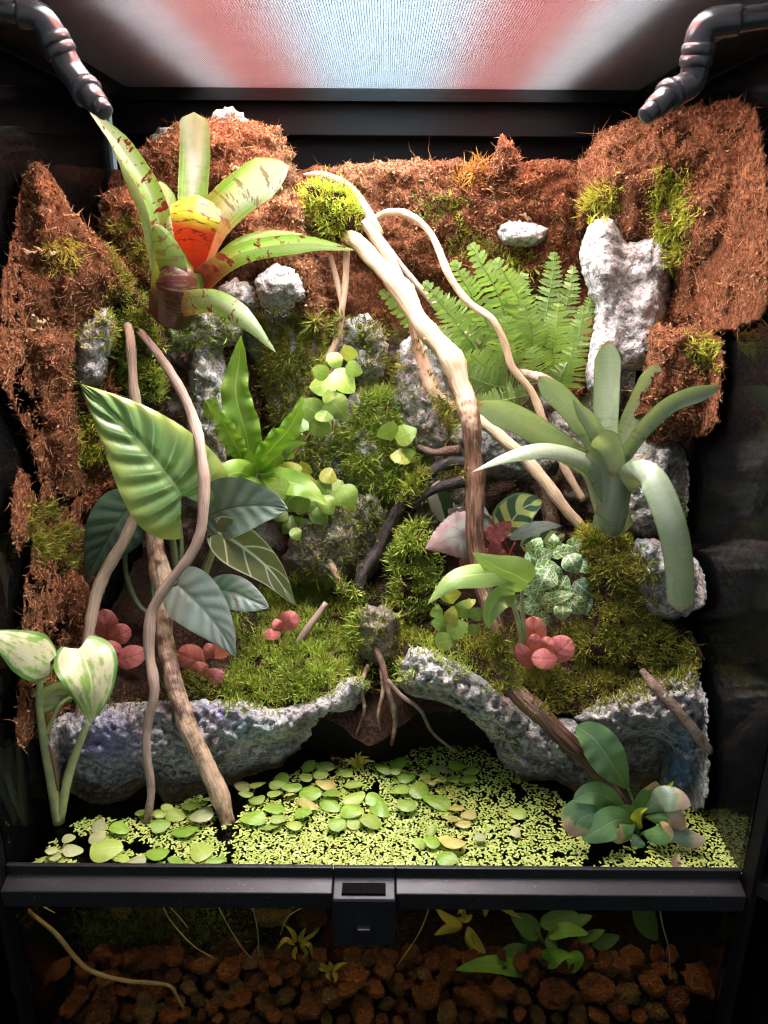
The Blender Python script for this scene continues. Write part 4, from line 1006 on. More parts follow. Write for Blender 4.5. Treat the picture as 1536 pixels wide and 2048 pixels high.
leaf(b, 'brom_green', [(1228, 990, .175), (1225, 935, .165), (1215, 895, .16), (1195, 872, .145)], 84, 'scoop', roll=0, cup=-.5, nv=24)
leaf(b, 'brom_green', [(1232, 1070, .19), (1215, 1010, .175), (1195, 950, .165), (1165, 915, .155)], 92, 'sheath', roll=10, cup=-.7, nv=22)
leaf(b, 'brom_green', [(1215, 1075, .185), (1228, 1020, .17), (1240, 950, .16)], 88, 'sheath', roll=-10, cup=-.7, nv=20)
leaf(b, 'brom_green', [(1245, 975, .17), (1268, 948, .135), (1305, 960, .115), (1340, 1040, .10), (1358, 1130, .10), (1362, 1225, .105)], 74, 'blunt', roll=0, cup=-.30, nv=40, label='long leaf arching over and hanging down')

# --- dragon leaved alocasia
b = thing('alocasia', T0(345, 1210, .20), 'alocasia with large quilted green and silver leaves at left', 'alocasia')
leaf(b, 'aloc_big', [(402, 1050, .165), (345, 965, .15), (262, 865, .14), (160, 768, .13)], 208, 'heart', roll=0, fold=.10, quilt=.10, qn=7, qk=1.6, notch=.22, nu=18, nv=60, label='large light green quilted leaf')
leaf(b, 'aloc_mid', [(405, 1035, .175), (460, 1015, .155), (520, 1010, .14), (576, 1018, .13)], 122, 'egg', roll=0, cup=.25, quilt=.05, nu=14, nv=36, label='broad silver green leaf facing upward')
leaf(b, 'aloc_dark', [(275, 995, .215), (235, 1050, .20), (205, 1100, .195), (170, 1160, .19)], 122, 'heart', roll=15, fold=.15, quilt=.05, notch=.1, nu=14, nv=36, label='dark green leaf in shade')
leaf(b, 'aloc_silver', [(345, 1160, .155), (395, 1205, .14), (440, 1260, .13), (472, 1314, .125)], 112, 'heart', roll=-12, fold=.12, quilt=.05, notch=.08, nu=14, nv=40, label='silver green leaf pointing down right')
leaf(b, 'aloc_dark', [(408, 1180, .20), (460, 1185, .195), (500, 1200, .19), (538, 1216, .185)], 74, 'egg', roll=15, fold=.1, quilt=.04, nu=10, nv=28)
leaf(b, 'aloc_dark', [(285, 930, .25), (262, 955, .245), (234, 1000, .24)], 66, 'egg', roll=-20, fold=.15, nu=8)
leaf(b, 'aloc_silver', [(300, 1030, .235), (325, 1010, .23), (355, 1050, .23)], 60, 'egg', roll=30, fold=.1, nu=8)
for q in ([(335, 950, .165, 12), (340, 1040, .19, 13), (350, 1130, .20, 15), (348, 1210, .205, 15)], [(460, 1015, .17, 10), (430, 1090, .19, 12), (395, 1170, .20, 14), (370, 1220, .205, 14)],
          [(272, 1000, .225, 9), (250, 1120, .22, 10), (270, 1200, .215, 12), (310, 1240, .21, 12)], [(345, 980, .21, 9), (362, 1080, .215, 10), (355, 1200, .21, 11)], [(350, 1165, .16, 9), (340, 1215, .18, 10), (330, 1260, .19, 11)],
          [(300, 1040, .235, 9), (302, 1130, .225, 10), (310, 1220, .21, 11)]):
    stem(b, 'stem_dark', q, 'leaf_stalk')
b = thing('alocasia', T0(430, 1240, .20), 'arrow shaped leaf with bold white veins over the mossy bank', 'alocasia')
leaf(b, 'polly', [(425, 1058, .16), (480, 1090, .145), (540, 1140, .135), (592, 1212, .13)], 94, 'heart', roll=-22, fold=.22, notch=.06, nu=12, nv=40)
stem(b, 'stem', [(440, 1072, .165, 9), (425, 1110, .185, 11), (405, 1170, .20, 12), (400, 1230, .205, 12)], 'leaf_stalk')

# --- strap leaved fern
b = thing('strap_fern', T0(507, 955, .27), 'bright green fern with wavy strap leaves on the left wall', 'fern')
leaf(b, 'nest', [(505, 945, .27), (492, 870, .255), (472, 790, .25), (478, 720, .25), (482, 670, .24)], 66, 'lance', roll=8, fold=.15, wave=.28, waven=6, nv=48)
leaf(b, 'nest', [(497, 940, .265), (465, 880, .245), (440, 835, .235), (412, 800, .23)], 44, 'lance', roll=20, fold=.15, wave=.35, waven=5, nv=40)
leaf(b, 'nest', [(415, 838, .245), (422, 815, .24), (432, 795, .24)], 34, 'oval', roll=20, wave=.1)
leaf(b, 'nest', [(510, 940, .265), (545, 895, .25), (580, 855, .24), (600, 810, .235), (605, 790, .235)], 52, 'lance', roll=-15, fold=.15, wave=.38, waven=5, nv=44)
leaf(b, 'nest', [(515, 945, .26), (550, 915, .235), (585, 890, .225), (615, 885, .22)], 34, 'lance', roll=-20, fold=.2, wave=.2, waven=3, nv=30)
leaf(b, 'nest', [(508, 958, .255), (480, 945, .225), (450, 955, .215), (425, 985, .21)], 52, 'blunt', roll=10, cup=-.2, wave=.15, waven=2, nv=26)
leaf(b, 'nest', [(506, 955, .255), (500, 925, .245), (498, 900, .24)], 28, 'oval', roll=0, cup=.3)
leaf(b, 'nest', [(512, 955, .25), (505, 968, .225), (495, 980, .22)], 44, 'blunt', roll=0, cup=-.3)
leaf(b, 'nest', [(515, 950, .26), (560, 960, .24), (610, 975, .235), (655, 1010, .23)], 56, 'lance', roll=15, wave=.15, waven=3, nv=30)

# --- fig vines
def heart_leaf(b, mat, x, y, s, Y, ang=None, roll=None):
    ang = random.uniform(-60, 20) if ang is None else ang
    roll = random.uniform(-38, 38) if roll is None else roll
    a = math.radians(ang); dx, dy = math.cos(a) * s * .55, -math.sin(a) * s * .55
    s *= 1.02
    leaf(b, mat, [(x - dx, y - dy, Y + .004), (x, y, Y - .001), (x + dx, y + dy, Y + .001)], s * 1.0, 'egg', roll=roll, cup=-.06, notch=.16, nu=6, nv=14)
b = thing('fig_vine', T0(640, 1070, .27), 'creeping fig with heart shaped leaves climbing the slender liana', 'vine')
stem(b, 'stem_brown', [(690, 690, .295, 4), (665, 735, .29, 5), (650, 790, .285, 5), (640, 835, .285, 5), (610, 880, .28, 5), (585, 920, .275, 5), (590, 970, .27, 5), (610, 1010, .265, 5), (590, 1070, .265, 4)])
for x, y, s, a, m in ((672, 722, 36, -70, 0), (700, 708, 32, -10, 1), (645, 770, 50, 190, 0), (690, 762, 56, -50, 0), (620, 817, 50, 150, 0), (650, 830, 34, -20, 0), (674, 815, 54, -50, 0), (640, 855, 46, -30, 0), (605, 873, 14, 90, 0),
                      (550, 943, 38, 60, 0), (583, 942, 42, 20, 1), (557, 978, 44, 170, 0), (598, 1010, 42, 170, 0), (627, 1008, 38, -70, 0), (640, 1032, 38, -40, 0), (658, 952, 34, -30, 1), (646, 972, 34, 200, 0), (672, 985, 58, -45, 0), (696, 992, 46, -60, 0),
                      (580, 1043, 30, 170, 0), (603, 1044, 24, 0, 0), (593, 1068, 26, -60, 0), (572, 1056, 24, 240, 0), (566, 1000, 30, -20, 0), (610, 940, 30, -20, 1), (700, 1010, 28, -40, 1), (632, 985, 46, -30, 1), (612, 968, 44, -10, 1), (655, 1010, 40, -60, 0), (585, 1005, 34, 120, 0), (640, 745, 34, 160, 0), (660, 790, 30, 20, 0), (600, 850, 32, 200, 0), (575, 905, 26, 100, 0), (708, 740, 34, -20, 0), (560, 1030, 30, 200, 0)):
    heart_leaf(b, 'fig_yellow' if m else 'fig', x, y, s, .250 + random.uniform(-.024, .018), a)
b = thing('fig_vine', T0(795, 930, .30), 'tiny fig sprig with four leaves on the mossy back wall', 'vine')
stem(b, 'stem', [(795, 930, .31, 4), (800, 895, .30, 4), (792, 870, .295, 4)])
for x, y, s, a, m in ((775, 865, 42, 200, 0), (812, 868, 44, 25, 0), (800, 912, 38, 180, 1), (818, 908, 26, 20, 0)):
    heart_leaf(b, 'fig_yellow' if m else 'fig', x, y, s, .285, a)
b = thing('fig_vine', T0(905, 1300, .17), 'low fig sprig on the right ledge beside the thick branch', 'vine')
stem(b, 'stem', [(905, 1300, .185, 4), (910, 1265, .18, 4), (930, 1235, .18, 4), (960, 1225, .18, 4)])
for x, y, s, a, m in ((883, 1248, 38, 170, 0), (903, 1230, 34, 80, 1), (928, 1217, 38, 60, 0), (941, 1205, 22, 30, 1), (915, 1256, 42, 20, 0), (955, 1228, 32, 20, 0), (892, 1283, 40, 10, 0), (950, 1260, 26, 10, 0), (874, 1222, 26, 80, 0), (902, 1192, 40, 15, 1), (885, 1180, 30, 160, 0)):
    heart_leaf(b, 'fig_yellow' if m else 'fig', x, y, s, .172 + random.uniform(-.006, .006), a)

# --- feathery fern
def frond(parent, pts, plen, roll=0, npin=20):
    W = [P(*q) for q in pts]
    C = catmull([tuple(q) for q in W], npin * 4)
    T = np.gradient(C, axis=0); T /= np.linalg.norm(T, axis=1)[:, None]
    mp = m_per_px(Vector(C.mean(axis=0)))
    V, F, UV = [], [], []
    v, f, uv = tube_geo(C[::4], np.linspace(2.2, .8, len(C[::4])) * mp, 5)
    V += [Vector(q) for q in v]; F += f; UV += [(0.5, .5)] * len(v)
    L = float(np.sum(np.linalg.norm(np.diff(C, axis=0), axis=1)))
    for k in range(npin):
        t = 0.10 + 0.89 * k / npin
        i = int(t * (len(C) - 1)); c = Vector(C[i]); tg = Vector(T[i])
        view = (CAM_LOC - c).normalized(); s = tg.cross(view).normalized(); nn = s.cross(tg)
        a = math.radians(roll); s2 = s * math.cos(a) + nn * math.sin(a); n2 = nn * math.cos(a) - s * math.sin(a)
        pl = plen * 1.12 * mp * (min(1, t / .25) ** .5) * (1 - t ** 2.2) ** .75 * random.uniform(.88, 1.1) + 2 * mp
        hw = L / npin * 0.43
        for sd in (-1, 1):
            d = (s2 * sd + tg * (0.18 + random.uniform(-.06, .1)) + n2 * random.uniform(-.30, .12)).normalized()
            w = d.cross(n2).normalized() * (1 if sd > 0 else -1)
            w = (w + n2 * random.uniform(-.35, .35)).normalized()
            b0 = len(V); M = 5
            for q in range(M + 1):
                u = q / M
                wd = hw * (0.95 - .55 * u ** 2) * (1 + (.18 if q % 2 else -.18)) * (0.35 if q == M else 1)
                cc = c + d * (pl * u) + n2 * (-0.12 * pl * u * u)
                V += [cc + w * wd, cc + n2 * (-.12 * wd), cc - w * wd]; UV += [(0.05, u), (0.5, u), (0.95, u)]
            for q in range(M):
                for e in (0, 1):
                    F.append((b0 + q * 3 + e, b0 + q * 3 + e + 1, b0 + q * 3 + 4 + e, b0 + q * 3 + 3 + e))
    return mk('frond', V, F, MT['fern'], parent, uv=UV)
b = thing('feather_fern', T0(1040, 770, .33), 'feathery light green fern on the back wall at right', 'fern')
for pts, pl, rl in (([(1010, 720, .34), (960, 620, .31), (925, 560, .29), (900, 512, .28)], 34, 10), ([(1030, 710, .335), (1000, 600, .30), (965, 530, .28), (935, 478, .27)], 36, -8), ([(1050, 700, .33), (1040, 610, .30), (1010, 550, .28), (985, 510, .275)], 36, 5),
                    ([(1080, 700, .34), (1095, 610, .33), (1105, 550, .325), (1108, 495, .32)], 30, 0), ([(1110, 700, .345), (1130, 620, .335), (1142, 570, .33), (1146, 525, .33)], 26, 8), ([(990, 740, .335), (930, 670, .31), (885, 610, .29), (840, 555, .28)], 32, 10),
                    ([(960, 740, .335), (880, 690, .32), (810, 630, .31), (752, 572, .30)], 26, 12), ([(1060, 730, .32), (1065, 680, .29), (1058, 640, .275), (1045, 600, .27)], 40, 0), ([(1100, 740, .32), (1108, 690, .295), (1112, 650, .285), (1118, 600, .28)], 40, 0),
                    ([(1020, 740, .32), (1015, 700, .285), (1012, 670, .27), (1015, 625, .26)], 44, 0), ([(1130, 750, .32), (1150, 700, .30), (1160, 660, .295), (1168, 605, .29)], 34, 0), ([(1010, 760, .315), (975, 735, .285), (945, 712, .275), (935, 705, .27)], 40, 15),
                    ([(1040, 780, .31), (980, 770, .28), (930, 750, .27), (880, 735, .265)], 34, 20), ([(1060, 790, .30), (1010, 800, .27), (970, 805, .26), (930, 790, .255)], 30, 20), ([(1120, 780, .30), (1135, 745, .275), (1140, 720, .265), (1145, 690, .26)], 42, 0),
                    ([(950, 700, .345), (930, 650, .335), (900, 610, .33), (870, 590, .325)], 30, 0), ([(1080, 770, .305), (1072, 740, .275), (1068, 720, .265), (1062, 690, .26)], 44, 0), ([(1020, 680, .35), (1030, 620, .345), (1040, 580, .34), (1050, 540, .34)], 32, 0),
                    ([(1150, 720, .33), (1165, 660, .32), (1178, 620, .315), (1185, 585, .31)], 28, 0), ([(940, 760, .31), (900, 700, .295), (870, 665, .29), (838, 640, .285)], 28, 10), ([(1090, 790, .30), (1110, 770, .27), (1125, 745, .26), (1135, 720, .26)], 36, -10)):
    frond(b, pts, pl, rl)

# --- coral pink plants
def pink(loc, label, leaves):
    b = thing('pink_plant', T0(*loc), label, 'plant', 'coral pink foliage plants')
    x0, y0, Y0 = loc
    for (x, y, ln, w, ang, Y, m) in leaves:
        a = math.radians(ang); dx, dy = math.cos(a) * ln / 2, -math.sin(a) * ln / 2
        leaf(b, 'pink_dull' if m else 'pink', [(x - dx, y - dy, Y + .006), (x, y, Y - .002), (x + dx, y + dy, Y)], w, 'round', roll=random.uniform(-15, 15), cup=-.14, quilt=.05, qn=4, qk=1.2, nu=7, nv=16)
        stem(b, 'stem_brown', [(x - dx, y - dy, Y + .008, 4), (x0, y0 - 8, Y0, 5), (x0, y0 + 6, Y0 + .002, 5)], 'leaf_stalk', 5)
pink((232, 1300, .19), 'coral pink plant between the speckled liana and stout branch', [(212, 1250, 66, 44, 100, .175, 0), (240, 1268, 48, 40, 20, .165, 0), (221, 1294, 48, 24, 170, .155, 0), (262, 1313, 64, 42, 15, .15, 0), (200, 1275, 40, 30, 120, .18, 0)])
pink((410, 1330, .17), 'brownish pink plant under the silver green leaf', [(380, 1315, 58, 48, 160, .155, 1), (420, 1302, 34, 26, 120, .15, 1), (442, 1300, 44, 34, 40, .15, 0), (425, 1354, 52, 32, 10, .14, 0), (398, 1340, 40, 30, 200, .15, 1)])
pink((566, 1262, .22), 'small coral pink plant on the mossy left bank', [(578, 1242, 44, 38, 30, .20, 0), (556, 1250, 28, 22, 130, .20, 0), (544, 1268, 36, 22, 180, .195, 0)])
pink((1085, 1320, .16), 'bright coral pink plant on the right ledge', [(1068, 1262, 60, 44, 95, .15, 0), (1069, 1285, 36, 28, 80, .142, 0), (1050, 1312, 58, 30, 125, .14, 0), (1093, 1288, 32, 28, 60, .14, 0), (1122, 1298, 58, 50, 40, .14, 0), (1088, 1317, 52, 38, 180, .13, 0)])

# --- white netted plant
b = thing('nerve_plant', T0(1110, 1250, .19), 'nerve plant with white netted leaves beside the mossy mound', 'plant')
for x, y, ln, w, ang, dY in ((1085, 1115, 48, 38, 30, 0), (1072, 1092, 40, 30, 60, .01), (1122, 1100, 46, 26, 20, .008), (1088, 1158, 54, 44, 240, -.012), (1146, 1127, 44, 36, -60, -.008), (1062, 1125, 46, 34, 110, .004), (1135, 1105, 34, 22, 10, 0), (1075, 1178, 40, 34, 200, 0), (1122, 1172, 50, 40, 60, .004), (1120, 1193, 58, 22, 15, -.008),
                             (1126, 1224, 36, 30, -90, -.015), (1060, 1212, 56, 34, 190, 0), (1170, 1180, 56, 44, -40, .008), (1052, 1172, 60, 30, 170, .008), (1152, 1090, 36, 26, 20, .01), (1108, 1085, 36, 26, 90, .012), (1185, 1215, 48, 34, -40, .004), (1100, 1205, 44, 34, 250, .002), (1150, 1210, 48, 34, -50, 0), (1170, 1130, 36, 28, -20, .004), (1090, 1135, 50, 32, 15, -.004), (1048, 1150, 44, 30, 150, .01), (1080, 1240, 44, 26, 200, .004), (1105, 1150, 44, 34, 300, .006), (1030, 1205, 40, 26, 180, .01)):
    a = math.radians(ang); dx, dy = math.cos(a) * ln / 2, -math.sin(a) * ln / 2; Y = .178 + dY
    leaf(b, 'fitt', [(x - dx, y - dy, Y + .006), (x, y, Y - .002), (x + dx, y + dy, Y + .002)], w, 'egg', roll=random.uniform(-20, 20), cup=-.05, nu=5, nv=12)
for q in ([(1085, 1110, .19, 5), (1100, 1180, .195, 5), (1110, 1250, .195, 5)], [(1150, 1120, .19, 5), (1135, 1180, .195, 5), (1115, 1250, .195, 5)], [(1060, 1200, .19, 5), (1085, 1230, .195, 5), (1105, 1250, .195, 5)]): stem(b, 'stem_dark', q)

# --- begonia, calathea and the half cream leaf in the hollow
b = thing('begonia', T0(950, 1140, .25), 'begonia with silver pink leaves behind the thick branch', 'begonia')
leaf(b, 'beg', [(965, 1072, .235), (930, 1070, .225), (890, 1080, .22), (850, 1098, .215)], 104, 'heart', roll=0, cup=-.25, wave=.06, notch=.12, nu=10, nv=30, serr=.03, label='large silver begonia leaf with dark centre')
leaf(b, 'beg', [(985, 1060, .25), (950, 1045, .245), (915, 1030, .24), (895, 1018, .24)], 52, 'egg', roll=20, wave=.08, serr=.03)
leaf(b, 'beg_red', [(972, 1078, .225), (1000, 1062, .22), (1022, 1042, .215)], 40, 'egg', roll=-15, wave=.12, serr=.03)
leaf(b, 'beg_red', [(978, 1120, .235), (990, 1095, .23), (988, 1070, .23)], 26, 'oval', roll=0)
leaf(b, 'beg_red', [(945, 1150, .235), (930, 1128, .23), (918, 1120, .23)], 40, 'egg', roll=0, wave=.1)
leaf(b, 'beg_red', [(1010, 1125, .24), (985, 1108, .235), (965, 1105, .235)], 40, 'egg', roll=10, wave=.1)
leaf(b, 'silver', [(975, 1060, .245), (965, 1035, .245), (968, 1012, .25)], 44, 'egg', roll=-30)
for q in ([(960, 1075, .24, 5), (962, 1110, .245, 5), (955, 1150, .25, 5)], [(985, 1075, .23, 4), (975, 1110, .24, 4), (960, 1150, .25, 4)], [(1030, 1085, .24, 4), (1015, 1115, .245, 4), (985, 1150, .25, 4)]): stem(b, 'stem_red', q, 'leaf_stalk')
b = thing('calathea', T0(1040, 1120, .26), 'calathea with dark feathered pattern leaf in the hollow', 'calathea')
leaf(b, 'cal', [(1006, 1068, .245), (1025, 1040, .24), (1048, 1015, .235), (1085, 1002, .23)], 84, 'egg', roll=0, cup=.15, nu=10, nv=28, label='oval leaf with dark and lime feathering')
leaf(b, 'silver', [(1020, 1078, .235), (1055, 1062, .225), (1090, 1052, .22), (1125, 1052, .22)], 30, 'lance', roll=-20, wave=.08)
leaf(b, 'cal', [(1040, 1090, .25), (1080, 1085, .245), (1115, 1075, .245), (1130, 1068, .245)], 54, 'egg', roll=-10, nu=8)
stem(b, 'stem_red', [(1008, 1068, .25, 4), (1015, 1095, .255, 5), (1035, 1120, .26, 5)], 'leaf_stalk')
b = thing('variegated_plant', T0(885, 1060, .30), 'upright leaf half cream half dark green by the black root', 'plant')
leaf(b, 'half', [(895, 1050, .29), (885, 1015, .285), (876, 985, .285), (880, 960, .29)], 46, 'oval', roll=0, cup=-.2)
stem(b, 'stem_dark', [(893, 1045, .29, 5), (892, 1070, .295, 5)], 'leaf_stalk')

# --- young arum
b = thing('arum', T0(1050, 1300, .15), 'young arum with three pale green leaves in front of the thick branch', 'plant')
leaf(b, 'philo', [(1030, 1150, .12), (970, 1148, .105), (905, 1160, .095), (855, 1208, .09)], 54, 'lance', roll=-25, cup=-.25, nv=30, nu=8)
leaf(b, 'philo', [(1062, 1168, .125), (1030, 1150, .115), (995, 1135, .11), (945, 1105, .105)], 76, 'heart', roll=10, cup=-.3, fold=.1, nv=30, nu=8, notch=.05)
leaf(b, 'philo', [(1030, 1190, .13), (1000, 1195, .115), (980, 1225, .11), (978, 1258, .11)], 46, 'lance', roll=10, fold=.5, nv=26)
for q in ([(1044, 1165, .125, 8), (1045, 1220, .14, 9), (1052, 1300, .15, 10)], [(1005, 1158, .125, 7), (1030, 1220, .14, 10), (1048, 1300, .15, 12)], [(1025, 1195, .135, 7), (1038, 1245, .145, 9), (1050, 1300, .15, 10)]): stem(b, 'stem', q, 'leaf_stalk')

# --- pothos
b = thing('pothos', T0(118, 1640, .06), 'pothos with marbled cream and green leaves rising at far left', 'pothos')
leaf(b, 'pothos', [(112, 1330, .06), (70, 1310, .045), (20, 1285, .035), (-40, 1262, .03)], 98, 'heart', roll=-15, cup=-.25, notch=.1, nu=10, nv=30, wave=.08, waven=2)
leaf(b, 'pothos', [(150, 1282, .08), (172, 1325, .068), (185, 1380, .06), (182, 1448, .06)], 118, 'heart', roll=12, cup=-.15, fold=.18, notch=.1, nu=10, nv=34, wave=.1, waven=2)
leaf(b, 'pothos', [(155, 1385, .09), (115, 1385, .075), (75, 1410, .07), (55, 1460, .07)], 72, 'egg', roll=35, cup=.35, nu=8, nv=26)
for q in ([(85, 1330, .06, 12), (78, 1400, .062, 14), (88, 1480, .064, 18), (105, 1570, .062, 22), (118, 1645, .06, 24)], [(178, 1440, .075, 12), (158, 1490, .07, 16), (135, 1560, .064, 18), (120, 1640, .06, 18)],
          [(132, 1325, .068, 7), (105, 1335, .063, 9), (90, 1350, .061, 10)], [(150, 1390, .085, 7), (120, 1410, .07, 8), (92, 1470, .064, 9)]): stem(b, 'stem', q, 'leaf_stalk', 9)
stem(b, 'stem_brown', [(98, 1490, .06, 5), (110, 1540, .058, 8), (116, 1580, .058, 5)], 'leaf_sheath')

# --- anubias at the right front
b = thing('anubias', T0(1275, 1665, .05), 'dark glossy anubias with brown scorched tips at right front', 'anubias')
leaf(b, 'anub', [(1258, 1580, .066), (1225, 1530, .06), (1190, 1480, .062), (1152, 1452, .066)], 76, 'obov', roll=-8, fold=.12, wave=.05, nv=30, label='single upright leaf leaning on the branch')
stem(b, 'anub', [(1255, 1575, .066, 6), (1268, 1610, .06, 6), (1275, 1665, .05, 7)], 'leaf_stalk')
for (q, w, m, rl, cp) in (([(1252, 1618, .05), (1215, 1595, .04), (1185, 1585, .035), (1146, 1600, .03)], 48, 'anub', 15, .1), ([(1215, 1612, .045), (1190, 1625, .03), (1160, 1640, .025), (1140, 1672, .022)], 76, 'anub_burn', 20, -.2),
                          ([(1268, 1645, .045), (1235, 1640, .03), (1205, 1655, .022), (1165, 1680, .02)], 60, 'anub', 10, -.15), ([(1272, 1650, .04), (1258, 1665, .028), (1240, 1672, .022), (1222, 1668, .02)], 40, 'anub_burn2', 30, -.5),
                          ([(1268, 1635, .055), (1290, 1600, .05), (1305, 1580, .048), (1312, 1562, .048)], 44, 'anub_burn', -25, .25), ([(1285, 1625, .05), (1320, 1600, .038), (1350, 1598, .032), (1382, 1612, .028)], 50, 'anub_grey', 10, -.2),
                          ([(1290, 1635, .048), (1320, 1635, .036), (1345, 1638, .03), (1370, 1660, .026)], 46, 'anub_burn2', -10, -.35), ([(1282, 1665, .04), (1305, 1668, .03), (1325, 1665, .025), (1338, 1650, .022)], 42, 'anub_burn', 15, -.4),
                          ([(1300, 1668, .04), (1345, 1665, .03), (1380, 1678, .025), (1412, 1682, .022)], 38, 'anub_grey', 5, -.35), ([(1268, 1640, .05), (1250, 1625, .045), (1235, 1610, .045)], 46, 'anub', -10, .1), ([(1275, 1655, .05), (1278, 1628, .035), (1296, 1615, .03)], 26, 'yellow_leaf', 20, .4),
                          ([(1318, 1605, .045), (1328, 1585, .043), (1348, 1562, .042)], 16, 'yellow_leaf', 0, .6), ([(1275, 1670, .04), (1268, 1685, .035), (1262, 1690, .034)], 40, 'anub', 0, -.3), ([(1355, 1735, .006), (1352, 1722, .008), (1358, 1706, .01)], 20, 'dry', 0, .5)):
    leaf(b, m, q, w, 'obov' if len(q) > 3 else 'lance', roll=rl, cup=cp, fold=.1, wave=.10, waven=2, nv=24, nu=7)
for q in ([(1252, 1618, .05, 5), (1266, 1640, .05, 6), (1275, 1668, .05, 7)], [(1285, 1625, .05, 5), (1280, 1645, .05, 6), (1276, 1668, .05, 7)], [(1300, 1668, .042, 5), (1288, 1668, .046, 6), (1277, 1672, .05, 7)]): stem(b, 'anub', q, 'leaf_stalk')

# --- scraps on the coir
def scrap(x, y, Y, label, n=3, s=30):
    p = P(x, y, Y); hit = BVHTree.FromPolygons(np.vstack([q for q, _ in BASES]).tolist(), SCRAPF).ray_cast(CAM_LOC, ray(x, y).normalized())
    if hit[0] is not None: Y = hit[0].y - .002
    b = thing('dry_leaf', T0(x, y, Y), label, 'dry leaf')
    for k in range(n):
        a = random.uniform(0, 6.28); l = s * random.uniform(.5, 1.0); b1 = random.uniform(-.9, .9)
        x0, y0 = x + random.gauss(0, s * .3), y + random.gauss(0, s * .2)
        leaf(b, 'dry', [(x0, y0, Y), (x0 + math.cos(a) * l * .5, y0 + math.sin(a) * l * .3, Y - .004), (x0 + math.cos(a + b1) * l, y0 + math.sin(a + b1) * l * .6, Y - .001)], s * random.uniform(.15, .4), 'oval', roll=random.uniform(-80, 80), cup=.8, wave=.5, waven=3, twist=120, nv=16, nu=4)
SCRAPF = []; _n = 0
for _v, _f in BASES:
    SCRAPF += [tuple(i + _n for i in q) for q in _f]; _n += len(_v)
scrap(78, 508, .185, 'pale curled dry leaf on the left coir mound', 3, 34)
scrap(72, 655, .15, 'pale dried moss wisp on the blocky left mound', 7, 44)
scrap(1045, 432, .345, 'withered pinkish leaf on the small flat stone', 3, 26)
scrap(480, 342, .30, 'white papery scrap on the coir block', 2, 24)
scrap(560, 372, .30, 'pale papery bract at the edge of the coir block', 2, 28)
# ================================================================== moss, strands, floating plants, stones
bvV, bvF, n = [], [], 0
for V, F in BASES:
    bvV.append(V); bvF += [tuple(i + n for i in f) for f in F]; n += len(V)
BV = BVHTree.FromPolygons(np.vstack(bvV).tolist(), bvF)

def in_poly(pts, poly):
    A = np.asarray(poly, float); B = np.roll(A, -1, axis=0)
    ins = np.zeros(len(pts), bool)
    for p1, p2 in zip(A, B):
        c = (p1[1] > pts[:, 1]) != (p2[1] > pts[:, 1])
        xi = (p2[0] - p1[0]) * (pts[:, 1] - p1[1]) / (p2[1] - p1[1] + 1e-12) + p1[0]
        ins ^= c & (pts[:, 0] < xi)
    return ins

def blades_mesh(name, mat, base, dirs, length, width, cols, bend=0.5, parent=None):
    """tapering bent blades; base/dirs n x 3, length/width n, cols n x 3"""
    n = len(base)
    d = dirs / (np.linalg.norm(dirs, axis=1)[:, None] + 1e-12)
    r = RNG.normal(size=(n, 3)); side = np.cross(d, r); side /= np.linalg.norm(side, axis=1)[:, None] + 1e-12
    bd = np.cross(side, d)
    L = length[:, None]; W = width[:, None]
    k = (RNG.uniform(-1, 1, (n, 1)) * bend)
    p0 = base; p1 = base + d * L * 0.5 + bd * L * k * 0.18; p2 = base + d * L * 0.92 + bd * L * k * 0.75
    V = np.stack([p0 - side * W * .4, p0 + side * W * .4, p1 - side * W * .5, p1 + side * W * .5, p2], 1).reshape(-1, 3)
    i = np.arange(n)[:, None] * 5
    F = np.concatenate([i + np.array([0, 1, 3]), i + np.array([0, 3, 2]), i + np.array([2, 3, 4])], 0)
    C = np.repeat(cols, 5, axis=0)
    return mk(name, V, F, MT[mat], parent, col=C, smooth=False)

